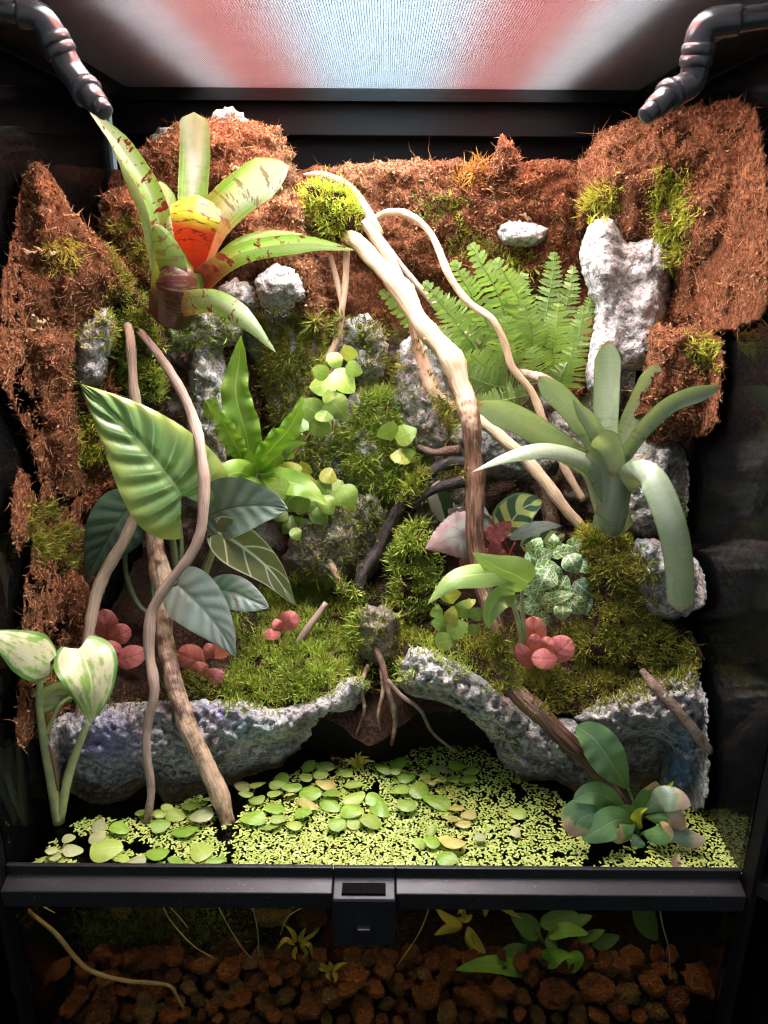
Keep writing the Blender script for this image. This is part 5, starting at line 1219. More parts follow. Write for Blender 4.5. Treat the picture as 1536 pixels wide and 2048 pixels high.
MOSSC = {'bright': ((0.30, 0.36, 0.035), (0.48, 0.50, 0.07)), 'green': ((0.18, 0.26, 0.028), (0.44, 0.54, 0.09)), 'olive': ((0.13, 0.15, 0.02), (0.36, 0.36, 0.055)), 'dark': ((0.06, 0.09, 0.014), (0.17, 0.21, 0.035)), 'rust': ((0.28, 0.13, 0.03), (0.46, 0.25, 0.07)), 'yellow': ((0.34, 0.32, 0.04), (0.50, 0.46, 0.08))}
def moss(poly, dens, tone, label, length=9.0, width=1.6, up=0.6, cover=1.0, feather=18.0, clump=0.24):
    """dens: blades per 100 square pixels of the patch; length and width in pixels"""
    A = np.asarray(poly, float)
    lo, hi = A.min(axis=0) - feather, A.max(axis=0) + feather
    area = (hi - lo).prod()
    n = int(area * dens / 100)
    pts = RNG.uniform(lo, hi, (n, 2))
    jit = pts + RNG.normal(size=pts.shape) * feather * .45
    pts = pts[in_poly(jit, poly)]
    base, nrm, sc = [], [], []
    for x, y in pts:
        if noise.noise(Vector((x * .035, y * .035, len(label)))) + 0.4 * noise.noise(Vector((x * .1, y * .1, 3))) < -clump: continue
        hit = BV.ray_cast(CAM_LOC, ray(x, y).normalized())
        if hit[0] is None: continue
        base.append(tuple(hit[0])); nv = hit[1]
        if nv.dot(CAM_LOC - hit[0]) < 0: nv = -nv
        nrm.append(tuple(nv)); sc.append(m_per_px(hit[0]))
    if not base: return
    K = 3
    B = np.repeat(np.array(base), K, axis=0); N = np.repeat(np.array(nrm), K, axis=0); S = np.repeat(np.array(sc), K)
    m = len(B)
    D = N * 0.9 + np.array([0, -0.12, up]) + RNG.normal(size=(m, 3)) * 0.55
    hv = np.array([noise.noise(Vector(q) * 45 + Vector((5, 0, 0))) for q in B]); L = S * length * 1.2 * RNG.uniform(.4, 1.7, m) * np.clip(1 + 1.1 * hv, .4, 2); W = S * width * 1.35 * RNG.uniform(.7, 1.4, m)
    B = B + RNG.normal(size=(m, 3)) * (S * 2.0)[:, None] - N * (S * 2.0)[:, None]
    a, b = (np.array(q) for q in MOSSC[tone])
    t = np.array([noise.noise(Vector(q) * 60) for q in B]) * .9 + .45 + RNG.normal(size=m) * .28
    t = np.clip(t, 0, 1)[:, None]
    C = a * (1 - t) + b * t
    br = RNG.random(m) < .10
    C[br] = (0.24, 0.15, 0.06)
    o = blades_mesh('moss', 'moss', B, D, L, W, C, 0.9)
    prop(o, label, 'moss', None, 'stuff')

moss([(215, 600), (260, 572), (310, 620), (318, 690), (330, 760), (320, 830), (275, 830), (240, 760), (215, 690)], 11, 'green', 'green moss bank left of the red bromeliad base')
moss([(155, 790), (195, 780), (212, 870), (205, 930), (165, 930)], 9, 'bright', 'yellow green moss strip beside the large quilted leaf', 11, up=-.3)
moss([(60, 1000), (100, 1010), (150, 1060), (168, 1090), (160, 1125), (90, 1140), (60, 1085)], 9, 'olive', 'olive moss tuft on the left wall below the coir flake', 13)
moss([(210, 450), (290, 435), (322, 540), (300, 600), (225, 580)], 8, 'olive', 'dull olive moss on the coir lobe left of the bromeliad', 8)
moss([(85, 490), (150, 485), (160, 540), (110, 545)], 3, 'yellow', 'yellowish dry moss wisps on the pointed coir mound', 18, 1.2, up=-.2)
moss([(470, 645), (540, 630), (620, 640), (690, 640), (660, 710), (625, 770), (585, 830), (550, 840), (525, 760), (530, 690)], 10, 'olive', 'shaggy olive moss below the tall coir lobe', 12)
moss([(600, 372), (640, 355), (700, 378), (720, 410), (708, 468), (655, 484), (612, 445)], 13, 'bright', 'yellow green moss cushion on the branch top', 9)
moss([(720, 800), (780, 780), (805, 850), (850, 920), (835, 985), (765, 1005), (712, 965), (690, 880)], 11, 'green', 'light green moss curtain in the middle of the back wall', 13)
moss([(680, 690), (740, 670), (760, 740), (700, 760)], 4, 'dark', 'thin dark moss on the wall rock by the fig vine', 10)
moss([(520, 860), (600, 850), (690, 900), (690, 1000), (600, 960)], 4, 'dark', 'dark moss behind the fig vine', 10)
moss([(800, 1050), (850, 1045), (875, 1120), (868, 1215), (810, 1245), (782, 1190), (788, 1100)], 13, 'green', 'feathery green moss hump right of the trickle', 13)
moss([(870, 1225), (800, 1245), (790, 1290), (850, 1310), (900, 1300), (960, 1350), (990, 1340), (960, 1270)], 7, 'bright', 'bright moss fringe on the tip of the right ledge', 8)
moss([(520, 1190), (590, 1150), (660, 1160), (720, 1190), (722, 1290), (695, 1340), (640, 1370), (570, 1398), (490, 1400), (440, 1380), (480, 1330), (520, 1270)], 13, 'green', 'thick green moss covering the left bank', 12)
moss([(540, 1180), (610, 1155), (650, 1180), (600, 1240), (540, 1240)], 7, 'bright', 'brighter moss at the back of the left bank', 11)
moss([(360, 1340), (420, 1330), (440, 1390), (370, 1400)], 6, 'olive', 'moss patch beside the stout brown branch', 9)
moss([(430, 1240), (500, 1230), (530, 1260), (480, 1320), (430, 1300)], 8, 'green', 'moss around the silver green leaf tip', 9)
moss([(1090, 1290), (1180, 1230), (1290, 1190), (1312, 1250), (1390, 1300), (1402, 1340), (1300, 1375), (1180, 1365), (1100, 1400), (1050, 1370), (1070, 1320)], 12, 'olive', 'wide olive moss carpet on the right ledge', 12)
moss([(1150, 1060), (1200, 1042), (1260, 1080), (1305, 1150), (1300, 1230), (1210, 1240), (1185, 1150)], 15, 'olive', 'thick dark moss column under the green bromeliad', 11)
moss([(1155, 1050), (1200, 1040), (1225, 1070), (1180, 1110)], 9, 'yellow', 'golden moss cap at the bromeliad foot', 10)
moss([(968, 1262), (1030, 1268), (1048, 1365), (1010, 1380), (975, 1330)], 14, 'olive', 'moss sleeve round the thick branch', 9)
moss([(1305, 335), (1365, 335), (1388, 420), (1368, 500), (1345, 560), (1325, 500), (1302, 430)], 9, 'bright', 'lime moss streak on the huge right coir mound', 11, up=-.2)
moss([(1170, 400), (1240, 365), (1248, 392), (1222, 435), (1170, 450)], 10, 'bright', 'lime moss tuft above the tall grey rock', 10)
moss([(1375, 670), (1440, 680), (1435, 745), (1395, 730)], 8, 'bright', 'hanging moss under the huge right coir mound', 14, up=-.8)
moss([(838, 385), (890, 388), (892, 450), (842, 440)], 8, 'dark', 'dark moss patch on the back wall centre', 8)
moss([(905, 390), (935, 395), (930, 460), (910, 460)], 6, 'green', 'narrow moss strip on the back wall', 8)
moss([(890, 465), (995, 470), (990, 520), (900, 515)], 7, 'olive', 'moss above the fern on the back wall', 9)
moss([(1005, 500), (1060, 500), (1070, 545), (1020, 550)], 7, 'bright', 'mossy tuft below the small flat stone', 11, up=-.4)
moss([(790, 960), (860, 925), (930, 940), (930, 965), (850, 990), (800, 1020)], 9, 'olive', 'moss growing along the black arching root', 11)
moss([(872, 790), (905, 790), (912, 860), (890, 880)], 9, 'olive', 'moss on the fork of the pale branch', 12, up=-.5)
moss([(1335, 985), (1375, 995), (1388, 1075), (1350, 1070)], 6, 'olive', 'moss wisps on the dark rock at right', 12)
moss([(700, 985), (770, 1010), (745, 1090), (710, 1100), (690, 1040)], 7, 'dark', 'dark wet moss behind the trickle', 10)
moss([(120, 1390), (330, 1385), (420, 1390), (330, 1405), (180, 1415)], 4, 'dark', 'thin moss along the top of the left ledge', 8)
moss([(1000, 1420), (1060, 1450), (1040, 1540), (990, 1480)], 3, 'dark', 'sparse dark moss on the right ledge flank', 6)

moss([(915, 335), (950, 315), (975, 330), (960, 370), (920, 375)], 6, 'rust', 'rusty dried moss tuft high on the back wall', 13)
moss([(360, 800), (400, 640), (460, 640), (470, 900), (420, 1000)], 1.2, 'olive', 'moss creeping round the long upright rock', 8)
moss([(780, 670), (830, 660), (900, 760), (905, 900), (840, 920), (780, 860)], 1.2, 'olive', 'moss flecks on the rock under the forked branches', 8)
moss([(600, 1010), (720, 1000), (720, 1180), (600, 1180)], 3, 'olive', 'moss flecks on the wet mottled rock', 7)
moss([(140, 650), (235, 610), (235, 780), (150, 790)], .8, 'bright', 'moss flecks on the pale rock by the left mounds', 8)

moss([(235, 640), (300, 640), (310, 680), (280, 700), (240, 690)], 12, 'olive', 'brownish moss tuft where the lianas leave the wall', 12)

moss([(430, 1375), (560, 1385), (700, 1330), (720, 1350), (640, 1400), (560, 1425), (440, 1412)], 6, 'green', 'moss spilling over the rim of the left ledge', 10)
moss([(800, 1245), (900, 1290), (1010, 1370), (1000, 1400), (880, 1325), (800, 1280)], 5, 'green', 'moss spilling over the rim of the right ledge', 9)
moss([(1050, 1390), (1180, 1375), (1300, 1345), (1390, 1330), (1385, 1365), (1220, 1420), (1090, 1425)], 5, 'olive', 'ragged moss fringe along the right ledge top', 10)

moss([(545, 850), (620, 830), (700, 850), (715, 950), (660, 1030), (580, 1000)], 5, 'green', 'moss on the brown rock behind the fig vine', 10)
moss([(320, 610), (400, 590), (470, 620), (470, 690), (340, 700)], 4, 'green', 'moss on the stone shelf under the red bromeliad', 10)
moss([(690, 640), (770, 630), (800, 700), (800, 780), (720, 780)], 4, 'olive', 'olive moss flecks left of the forked branches', 9)
moss([(700, 1180), (800, 1190), (800, 1290), (720, 1300)], 4, 'olive', 'moss round the wet pale stone', 8)

moss([(690, 1330), (760, 1300), (835, 1320), (825, 1360), (760, 1370), (700, 1385)], 7, 'green', 'moss in the gap between the two ledges', 9)

# coir strands: loose hairs over every coir mound
for o in COIR + [WALL]:
    V, F = FRONT[o.name]
    tri = np.array([f[:3] for f in F]); a, b2, c = V[tri[:, 0]], V[tri[:, 1]], V[tri[:, 2]]
    cr = np.cross(b2 - a, c - a); ar = np.linalg.norm(cr, axis=1)
    nn = cr / (ar[:, None] + 1e-12)
    m = int(min(7000, ar.sum() / 2 / 1e-6 * 0.09))
    if o is WALL: m = 5000
    idx = RNG.choice(len(tri), m, p=ar / ar.sum())
    r1, r2 = RNG.random((m, 1)), RNG.random((m, 1)); fl = r1 + r2 > 1; r1 = np.where(fl, 1 - r1, r1); r2 = np.where(fl, 1 - r2, r2)
    B = a[idx] + (b2[idx] - a[idx]) * r1 + (c[idx] - a[idx]) * r2
    N = nn[idx]; N = np.where((N @ np.array([0, -1, .3]))[:, None] < 0, -N, N)
    R = RNG.normal(size=(m, 3)); tang = R - N * (R * N).sum(1)[:, None]; tang /= np.linalg.norm(tang, axis=1)[:, None]
    D = tang + N * RNG.uniform(.05, .55, (m, 1)) + np.array([0, 0, -.25])
    L = RNG.uniform(.003, .012, m) * np.where(RNG.random(m) < .08, 2.2, 1); W = RNG.uniform(.00022, .0006, m)
    t = RNG.random((m, 1)); C = np.array([.15, .06, .026]) * (1 - t) + np.array([.50, .27, .14]) * t
    s = blades_mesh('loose_fibre', 'strand', B - N * .0006, D, L, W, C, 1.2, parent=o); s['kind'] = 'stuff'
    m2 = int(m * .9)
    # crumbs: little chips that break up the surface
    idx = idx[:m2]; B = B[:m2]; N = N[:m2]
    L = RNG.uniform(.0012, .0042, m2); W = RNG.uniform(.0008, .0028, m2)
    C2 = C[:m2] * RNG.uniform(.5, 1.1, (m2, 1))
    s = blades_mesh('coir_crumb', 'strand', B, RNG.normal(size=(m2, 3)) + N, L, W, C2, .6, parent=o); s['kind'] = 'stuff'

# ------------------------------------------------------------------ duckweed
main = [(470, 1650), (500, 1600), (600, 1540), (640, 1515), (700, 1515), (760, 1505), (830, 1500), (880, 1458), (915, 1455), (965, 1500), (1050, 1565), (1110, 1585), (1160, 1640), (1180, 1700), (1150, 1742), (60, 1735), (110, 1665), (180, 1630), (260, 1640), (330, 1620), (400, 1590), (440, 1640)]
rightp = [(1180, 1742), (1230, 1700), (1290, 1690), (1330, 1640), (1370, 1610), (1405, 1605), (1430, 1650), (1478, 1745)]
DPTS = []
grid = {}
def try_pt(x, y, r):
    k = (int(x // 14), int(y // 14))
    for i in (-1, 0, 1):
        for j in (-1, 0, 1):
            for (a, b2, rr) in grid.get((k[0] + i, k[1] + j), ()):
                if (a - x) ** 2 + ((b2 - y) * 1.35) ** 2 < (r if r < rr else rr) ** 2: return False
    grid.setdefault(k, []).append((x, y, r)); DPTS.append((x, y)); return True
cand = np.vstack([RNG.uniform((50, 1450), (1480, 1745), (220000, 2))])
im, ir = in_poly(cand, main), in_poly(cand, rightp)
for (x, y), a, c in zip(cand, im, ir):
    if not (a or c): continue
    dn = noise.noise(Vector((x * .012, y * .016, 4.2))) + .5 * noise.noise(Vector((x * .04, y * .05, 1)))
    th = -.75
    if x < 470: th = .10 if x < 300 else -.08
    elif y < 1600 and x < 760: th = -.15
    elif c and x < 1330: th = -.05
    elif x > 980: th = -.45
    if dn < th: continue
    try_pt(x, y, 4.9 if x < 1000 else 5.5)
V, F, C = [], [], []
for x, y in DPTS:
    p = PZ(x, y, WATER + 0.0012); nfr = random.choice((1, 1, 2, 2, 3)); a0 = random.uniform(0, 6.28); t0 = random.random()
    for k in range(nfr):
        a = a0 + k * 6.28 / max(3, nfr) * random.uniform(.8, 1.1); l = random.uniform(.0013, .0019); w = l * random.uniform(.50, .66)
        cx_, cy_ = p.x + math.cos(a) * l * .95, p.y + math.sin(a) * l * .95
        i0 = len(V); dz = random.uniform(0, .0006); tx, ty = random.gauss(0, .16), random.gauss(0, .16)
        t = min(1, max(0, t0 + random.gauss(0, .25)))
        for q in range(7):
            th = 6.283 * q / 7; ex, ey = math.cos(th) * l, math.sin(th) * w
            gx_, gy_ = ex * math.cos(a) - ey * math.sin(a), ex * math.sin(a) + ey * math.cos(a)
            V.append((cx_ + gx_, cy_ + gy_, p.z + dz + tx * gx_ + ty * gy_)); C.append((.34 + .20 * t, .46 + .15 * t, .07 + .11 * t))
        F.append(tuple(range(i0, i0 + 7)))
o = mk('duckweed', V, F, MT['duckweed'], col=C, smooth=False); prop(o, 'light green duckweed spread over the water surface', 'duckweed', None, 'stuff')

# ------------------------------------------------------------------ floating round leaves
PADS = {}
def pad_mesh(mat, var):
    key = (mat, var)
    if key in PADS: return PADS[key]
    V, UV, F = [(0, 0, .20)], [(.5, .5)], []
    rings, seg = 4, 20
    rnd = random.Random(var)
    pt = rnd.uniform(.0, .28)
    for r in range(1, rings + 1):
        for s in range(seg):
            th = 2 * math.pi * s / seg; k = r / rings
            rad = k * (1 + pt * max(0, math.cos(th)) ** 6 - .06 * max(0, -math.cos(th)) ** 8 + .03 * math.sin(3 * th + var))
            V.append((math.cos(th) * rad, math.sin(th) * rad * .86, .20 * (1 - k * k) + .09 * k * k * math.sin(2 * th + var) + .06 * abs(math.sin(th)) * k)); UV.append((.5 + .5 * math.sin(th) * k, .5 + .5 * math.cos(th) * k))
    for s in range(seg): F.append((0, 1 + s, 1 + (s + 1) % seg))
    for r in range(rings - 1):
        for s in range(seg):
            a = 1 + r * seg + s; b2 = 1 + r * seg + (s + 1) % seg
            F.append((a, a + seg, b2 + seg, b2))
    me = bpy.data.meshes.new('leaf'); me.from_pydata(V, [], F)
    uvl = me.uv_layers.new(name='UVMap')
    for lp in me.loops: uvl.data[lp.index].uv = UV[lp.vertex_index]
    me.polygons.foreach_set('use_smooth', np.ones(len(me.polygons), bool)); me.materials.append(MT[mat])
    PADS[key] = me; return me
def floaters(label, pads, group='floating leaf rosettes'):
    q = [PZ(x, y, WATER) for x, y, *_ in pads]
    c = sum(q, Vector()) / len(q)
    b = thing('floating_plant', c, label, 'floating plant', group)
    for k, (x, y, w, h, m) in enumerate(pads):
        p = PZ(x, y + 2, WATER + .004 + .002 * (k % 3)); s = w * m_per_px(p) / 2
        o = bpy.data.objects.new('leaf', pad_mesh({'g': 'pad_green', 'l': 'pad_lime', 'y': 'pad_yellow', 'p': 'pad_pale'}[m], random.randrange(4)))
        COL.objects.link(o); o.parent = b; o.location = p - c
        hs = max(.6, min(1.15, (h / w) / 0.66))
        o.scale = (s, s * hs, s)
        o.rotation_euler = (random.gauss(.14, .13), random.gauss(0, .14), random.choice((0, math.pi)) + random.gauss(0, .5) if h / w < .8 else random.uniform(0, 6.28))
    xs = q[0]
    st = []
    for a in q:
        l = Vector((a.x, a.y, WATER - .001)); A = catmull([tuple(l), tuple((l + Vector((c.x, c.y, WATER - .004))) / 2), (c.x, c.y, WATER - .012)], 5)
        v, f, uv = tube_geo(A, np.full(5, .0007), 5); st.append((v, f))
    v, f = join_geo(st); mk('stem', v, f, MT['stem'], b)
floaters('three pale floating leaves beside the pothos stem', [(198, 1652, 36, 22, 'p'), (238, 1655, 40, 24, 'g'), (194, 1673, 36, 24, 'p')])
floaters('large lime floating leaf near the left front rail', [(208, 1698, 58, 42, 'l'), (246, 1716, 26, 22, 'l')])
floaters('scattered small pale floating leaves in the left front corner', [(143, 1699, 36, 26, 'p'), (102, 1700, 24, 16, 'p'), (136, 1675, 24, 22, 'p'), (111, 1713, 24, 18, 'p'), (80, 1720, 34, 14, 'l')])
floaters('two floating leaves cut by the front rail at left', [(272, 1721, 42, 16, 'p'), (357, 1722, 44, 16, 'g')])
floaters('round green floating leaf alone left of the stout branch foot', [(316, 1706, 46, 36, 'g')])
floaters('pointed lime floating leaf with a green one at the rail', [(403, 1703, 46, 40, 'l'), (434, 1720, 44, 18, 'g')])
floaters('floating leaves around the foot of the grey liana', [(286, 1625, 32, 30, 'l'), (320, 1625, 30, 22, 'l'), (333, 1613, 24, 14, 'l'), (350, 1629, 40, 24, 'l'), (318, 1650, 36, 26, 'g')])
floaters('floating leaves between the grey liana and stout branch', [(373, 1661, 48, 32, 'g'), (382, 1610, 36, 26, 'g'), (405, 1628, 48, 34, 'p'), (412, 1597, 26, 14, 'g')])
floaters('floating leaves just right of the stout branch under the ledge', [(484, 1570, 38, 20, 'p'), (494, 1587, 28, 16, 'l'), (515, 1568, 34, 26, 'l'), (515, 1598, 34, 24, 'l')])
floaters('floating cluster below the cave at left with a split pair', [(563, 1556, 32, 28, 'g'), (552, 1568, 30, 16, 'l'), (587, 1573, 38, 22, 'g'), (551, 1585, 32, 20, 'l'), (580, 1586, 30, 12, 'y')])
floaters('four floating leaves nearest the cave mouth', [(617, 1530, 30, 24, 'g'), (648, 1531, 36, 22, 'l'), (641, 1547, 32, 22, 'l'), (612, 1553, 28, 20, 'l')])
floaters('floating rosette with an orange yellow leaf', [(652, 1567, 42, 26, 'y'), (620, 1585, 48, 28, 'g'), (663, 1585, 36, 22, 'g'), (659, 1608, 40, 26, 'g'), (616, 1608, 48, 18, 'y'), (606, 1624, 36, 24, 'g')])
floaters('floating trio left of the rosette with a pointed leaf', [(550, 1615, 38, 30, 'g'), (510, 1635, 48, 28, 'g'), (557, 1636, 36, 20, 'l'), (543, 1652, 34, 18, 'l'), (589, 1649, 30, 24, 'l')])
floaters('five leaf floating rosette in the middle of the duckweed', [(706, 1598, 46, 26, 'l'), (748, 1598, 38, 28, 'g'), (703, 1621, 48, 28, 'g'), (759, 1618, 44, 26, 'g'), (741, 1641, 44, 32, 'l'), (673, 1647, 38, 26, 'g'), (708, 1646, 32, 22, 'l')])
floaters('two single floating leaves behind the middle rosette', [(691, 1545, 32, 22, 'l'), (709, 1569, 38, 22, 'l')])
floaters('floating rosette in front of the cave centre', [(797, 1525, 34, 26, 'g'), (768, 1536, 44, 20, 'g'), (791, 1541, 22, 14, 'l'), (812, 1553, 40, 26, 'g')])
floaters('floating rosette of small leaves at far right of the cave', [(867, 1540, 28, 24, 'l'), (889, 1539, 30, 20, 'p'), (914, 1530, 34, 26, 'g'), (942, 1541, 34, 20, 'l'), (851, 1551, 24, 16, 'l'), (881, 1558, 22, 14, 'l'), (906, 1557, 28, 18, 'l'), (936, 1556, 34, 26, 'g'), (861, 1563, 24, 12, 'y')])
floaters('three large floating leaves right of the middle rosette', [(803, 1578, 40, 30, 'l'), (838, 1581, 40, 32, 'g'), (812, 1609, 42, 30, 'l'), (876, 1603, 58, 30, 'g')])
floaters('yellowing floating plant left of the anubias', [(914, 1614, 30, 22, 'y'), (938, 1628, 32, 20, 'y'), (903, 1636, 28, 12, 'y'), (928, 1645, 30, 22, 'y')])
floaters('small faded floating leaves in the open duckweed at right', [(1037, 1625, 34, 26, 'l'), (1031, 1664, 22, 18, 'p'), (959, 1672, 22, 22, 'p')])
floaters('floating plant with a yellow leaf near the rail', [(838, 1685, 28, 26, 'l'), (864, 1682, 34, 30, 'g'), (907, 1684, 52, 30, 'y'), (862, 1660, 26, 14, 'l')])
floaters('green floating leaf cut by the rail right of the lock', [(891, 1716, 40, 28, 'g')])
floaters('single small floating leaf on the far edge of the duckweed', [(900, 1489, 22, 18, 'l')])

# ------------------------------------------------------------------ small plants at and under the water line
def tuft(loc, label, leaves, mat, name='water_plant', w=10, prof='lance'):
    b = thing(name, T0(*loc), label, 'water plant')
    for q in leaves: leaf(b, q[4] if len(q) > 4 else mat, [q[0], q[1], q[2]], q[3], prof, roll=random.uniform(-40, 40), cup=.2, nu=4, nv=14)
    return b
YB = PZ(718, 1535, WATER).y
tuft((718, 1535, YB), 'spiky little water plant at the cave mouth', [((718, 1536, YB), (715 + dx * .5, 1525 + dy * .5, YB - .005), (718 + dx, 1530 + dy, YB - .008), 8) for dx, dy in ((-34, -8), (-18, -14), (-6, -26), (6, -28), (22, -16), (34, -6), (12, -18), (-26, 2))], 'sub_yellow')
b = tuft((1110, 1990, .06), 'submerged anubias with dark green leaves behind the lower pane', [((1060, 1945, .05), (985, 1930, .045), (910, 1940, .04), 38, 'sub_leaf'), ((1080, 1925, .05), (1108, 1912, .04), (1140, 1908, .04), 42, 'sub_leaf'), ((1138, 1905, .045), (1148, 1920, .04), (1152, 1945, .04), 42, 'sub_leaf'), ((1095, 1872, .055), (1135, 1860, .05), (1178, 1868, .05), 30, 'sub_leaf'), ((1080, 1850, .06), (1115, 1838, .06), (1155, 1825, .06), 34, 'sub_dark'), ((1130, 1850, .065), (1160, 1842, .065), (1185, 1832, .065), 28, 'sub_dark'),
     ((1155, 1880, .06), (1185, 1872, .06), (1210, 1860, .06), 24, 'sub_dark'), ((1080, 1870, .06), (1050, 1850, .06), (1020, 1830, .06), 44, 'sub_dark'), ((1090, 1880, .05), (1105, 1890, .048), (1115, 1895, .045), 30, 'sub_dark'), ((1040, 1870, .06), (1060, 1882, .06), (1085, 1885, .06), 26, 'sub_dark'), ((1270, 1800, .06), (1290, 1840, .06), (1315, 1880, .06), 54, 'sub_dark'), ((1000, 1920, .06), (1030, 1905, .06), (1075, 1900, .06), 34, 'sub_dark'), ((1185, 1890, .07), (1215, 1880, .07), (1240, 1872, .07), 30, 'sub_dark'), ((1130, 1960, .055), (1138, 1940, .05), (1140, 1915, .05), 24, 'sub_dark')], 'sub_leaf', prof='egg')
stem(b, 'stem_dark', [(1075, 1860, .06, 8), (1090, 1900, .06, 9), (1110, 1985, .06, 10)])
tuft((905, 1905, .06), 'yellowing water plant right of the lock', [((925, 1850, .05), (895, 1838, .045), (870, 1815, .045), 20), ((925, 1852, .05), (895, 1858, .045), (868, 1870, .045), 20), ((935, 1852, .05), (948, 1880, .045), (972, 1908, .045), 22), ((938, 1855, .05), (940, 1880, .045), (944, 1900, .045), 20), ((930, 1845, .05), (925, 1820, .05), (905, 1800, .05), 14), ((945, 1830, .05), (930, 1840, .05), (915, 1835, .05), 12)], 'sub_yellow', prof='lance')
tuft((1000, 1795, .04), 'long yellow green leaves trailing under the rail', [((975, 1795, .03), (972, 1815, .03), (970, 1835, .03), 14), ((985, 1800, .03), (1015, 1820, .03), (1045, 1838, .03), 14), ((940, 1798, .03), (925, 1815, .03), (915, 1830, .03), 11), ((1015, 1795, .03), (1018, 1805, .03), (1020, 1818, .03), 9)], 'sub_yellow')
tuft((595, 1925, .06), 'curly yellow plantlet over the lava stones at left', [((590, 1890, .05), (570, 1880, .045), (553, 1900, .045), 11), ((592, 1885, .05), (585, 1865, .045), (570, 1850, .045), 11), ((598, 1885, .05), (605, 1868, .045), (612, 1855, .045), 11), ((600, 1888, .05), (618, 1890, .045), (625, 1915, .045), 11), ((600, 1890, .05), (612, 1905, .045), (605, 1920, .045), 10), ((592, 1892, .05), (588, 1910, .048), (592, 1920, .045), 10), ((600, 1884, .05), (625, 1870, .047), (640, 1855, .045), 8)], 'sub_yellow')
tuft((662, 1960, .04), 'small star shaped plantlet beside the lock foot', [((660, 1942, .03), (648, 1932, .027), (638, 1925, .025), 11), ((662, 1940, .03), (660, 1930, .027), (658, 1922, .025), 11), ((664, 1942, .03), (680, 1930, .027), (694, 1926, .025), 10), ((664, 1944, .03), (672, 1955, .027), (668, 1965, .025), 10), ((660, 1944, .03), (655, 1950, .027), (660, 1960, .025), 9), ((658, 1942, .03), (645, 1940, .027), (636, 1936, .025), 8)], 'sub_yellow')
branch('root', 'bark', [(40, 1797, .02, 6, .3), (60, 1825, .02, 8, .3), (108, 1865, .02, 9, .3), (150, 1915, .02, 10, .3), (185, 1942, .02, 9, .35), (250, 1962, .02, 8, .3), (300, 1966, .02, 8, .3), (340, 1972, .02, 7, .3), (355, 1995, .02, 6, .3), (367, 2016, .02, 5, .3)], 'long pale root snaking down behind the lower left pane', 'root', rough=.12, sides=8)
k = 0
for lab, q in (('fine root trailing left of the lock toward the stones', [(320, 1798, .03, 3), (340, 1840, .03, 3), (385, 1890, .03, 2.5), (430, 1918, .03, 2)]), ('thin root near the long pale root under the rail', [(65, 1800, .03, 3), (90, 1815, .03, 3), (110, 1826, .03, 2)]),
               ('short white root at the left end of the lower pane', [(50, 1805, .02, 3), (40, 1820, .02, 3), (28, 1845, .02, 2)]), ('fine root right of the lock hanging down', [(862, 1800, .03, 3), (850, 1840, .03, 3), (830, 1880, .03, 2.5), (795, 1930, .03, 2)]),
               ('fine root hanging from the anubias in the right corner', [(1318, 1810, .03, 3), (1325, 1850, .03, 3), (1338, 1900, .03, 2.5), (1340, 1960, .03, 2)]), ('pair of fine roots under the middle of the left pane', [(430, 1800, .04, 2.5), (450, 1840, .04, 2.5), (480, 1890, .04, 2), (505, 1920, .04, 2)]),
               ('fine root under the rail near the curly plantlet', [(505, 1815, .03, 2.5), (515, 1860, .03, 2.5), (518, 1915, .03, 2)]), ('arching fine root above the curly plantlet', [(640, 1800, .04, 2.5), (580, 1830, .04, 2.5), (560, 1870, .04, 2)]), ('slanting white root in the left lower pane', [(330, 1805, .035, 2.5), (355, 1830, .035, 2.5), (375, 1855, .035, 2)])):
    b = thing('hanging_root', T0(*q[-1][:3]), lab, 'root', 'fine roots under water'); stem(b, 'root', q, 'root_hair', 5)

# algae cloud
pts = np.array([(RNG.normal(290, 120), RNG.normal(1875, 40)) for _ in range(9000)])
pts = pts[(pts[:, 0] > 60) & (pts[:, 0] < 560) & (pts[:, 1] > 1800) & (pts[:, 1] < 1960)]
B = np.array([tuple(P(x, y, random.uniform(.07, .13))) for x, y in pts])
m = len(B); t = RNG.random((m, 1))
o = blades_mesh('algae', 'moss', B, RNG.normal(size=(m, 3)), RNG.uniform(.004, .010, m), RNG.uniform(.0005, .001, m), np.array([.04, .07, .015]) * (1 - t) + np.array([.13, .17, .04]) * t, 1.0)
prop(o, 'dark green stringy algae behind the lower left pane', 'algae', None, 'stuff')

# ------------------------------------------------------------------ lava stones
LAVA = []
import bmesh
for vnum in range(10):
    bm = bmesh.new(); bmesh.ops.create_icosphere(bm, subdivisions=3, radius=1.0)
    off = Vector((vnum * 7.3, vnum * 2.1, 0)); st = Vector((1, random.uniform(.65, .9), random.uniform(.55, .8)))
    for v in bm.verts:
        d = v.co.normalized()
        r = 1 + .36 * noise.noise(d * 1.3 + off) + .26 * noise.noise(d * 2.7 + off) + .16 * noise.noise(d * 7 + off) - .10 * max(0, noise.noise(d * 5 + off * 2) - .1)
        v.co = Vector((d.x * st.x, d.y * st.y, d.z * st.z)) * r
    me = bpy.data.meshes.new('lava_stone'); bm.to_mesh(me); bm.free()
    me.polygons.foreach_set('use_smooth', np.ones(len(me.polygons), bool))
    LAVA.append(me)
LAVA_T = []
for me in LAVA:
    m2 = me.copy(); m2.materials.append(MT['lava_tan']); LAVA_T.append(m2); me.materials.append(MT['lava'])
SEEN = []
def lava(p, r, label, group=None, tan=False, k=None):
    me = (LAVA_T if tan else LAVA)[random.randrange(10) if k is None else k]
    o = bpy.data.objects.new('lava_stone', me); COL.objects.link(o)
    o.location = p; o.scale = (r, r, r); o.rotation_euler = (random.gauss(0, .3), random.gauss(0, .3), random.uniform(0, 6.28))
    prop(o, label, 'stone', group); SEEN.append((p, r)); return o
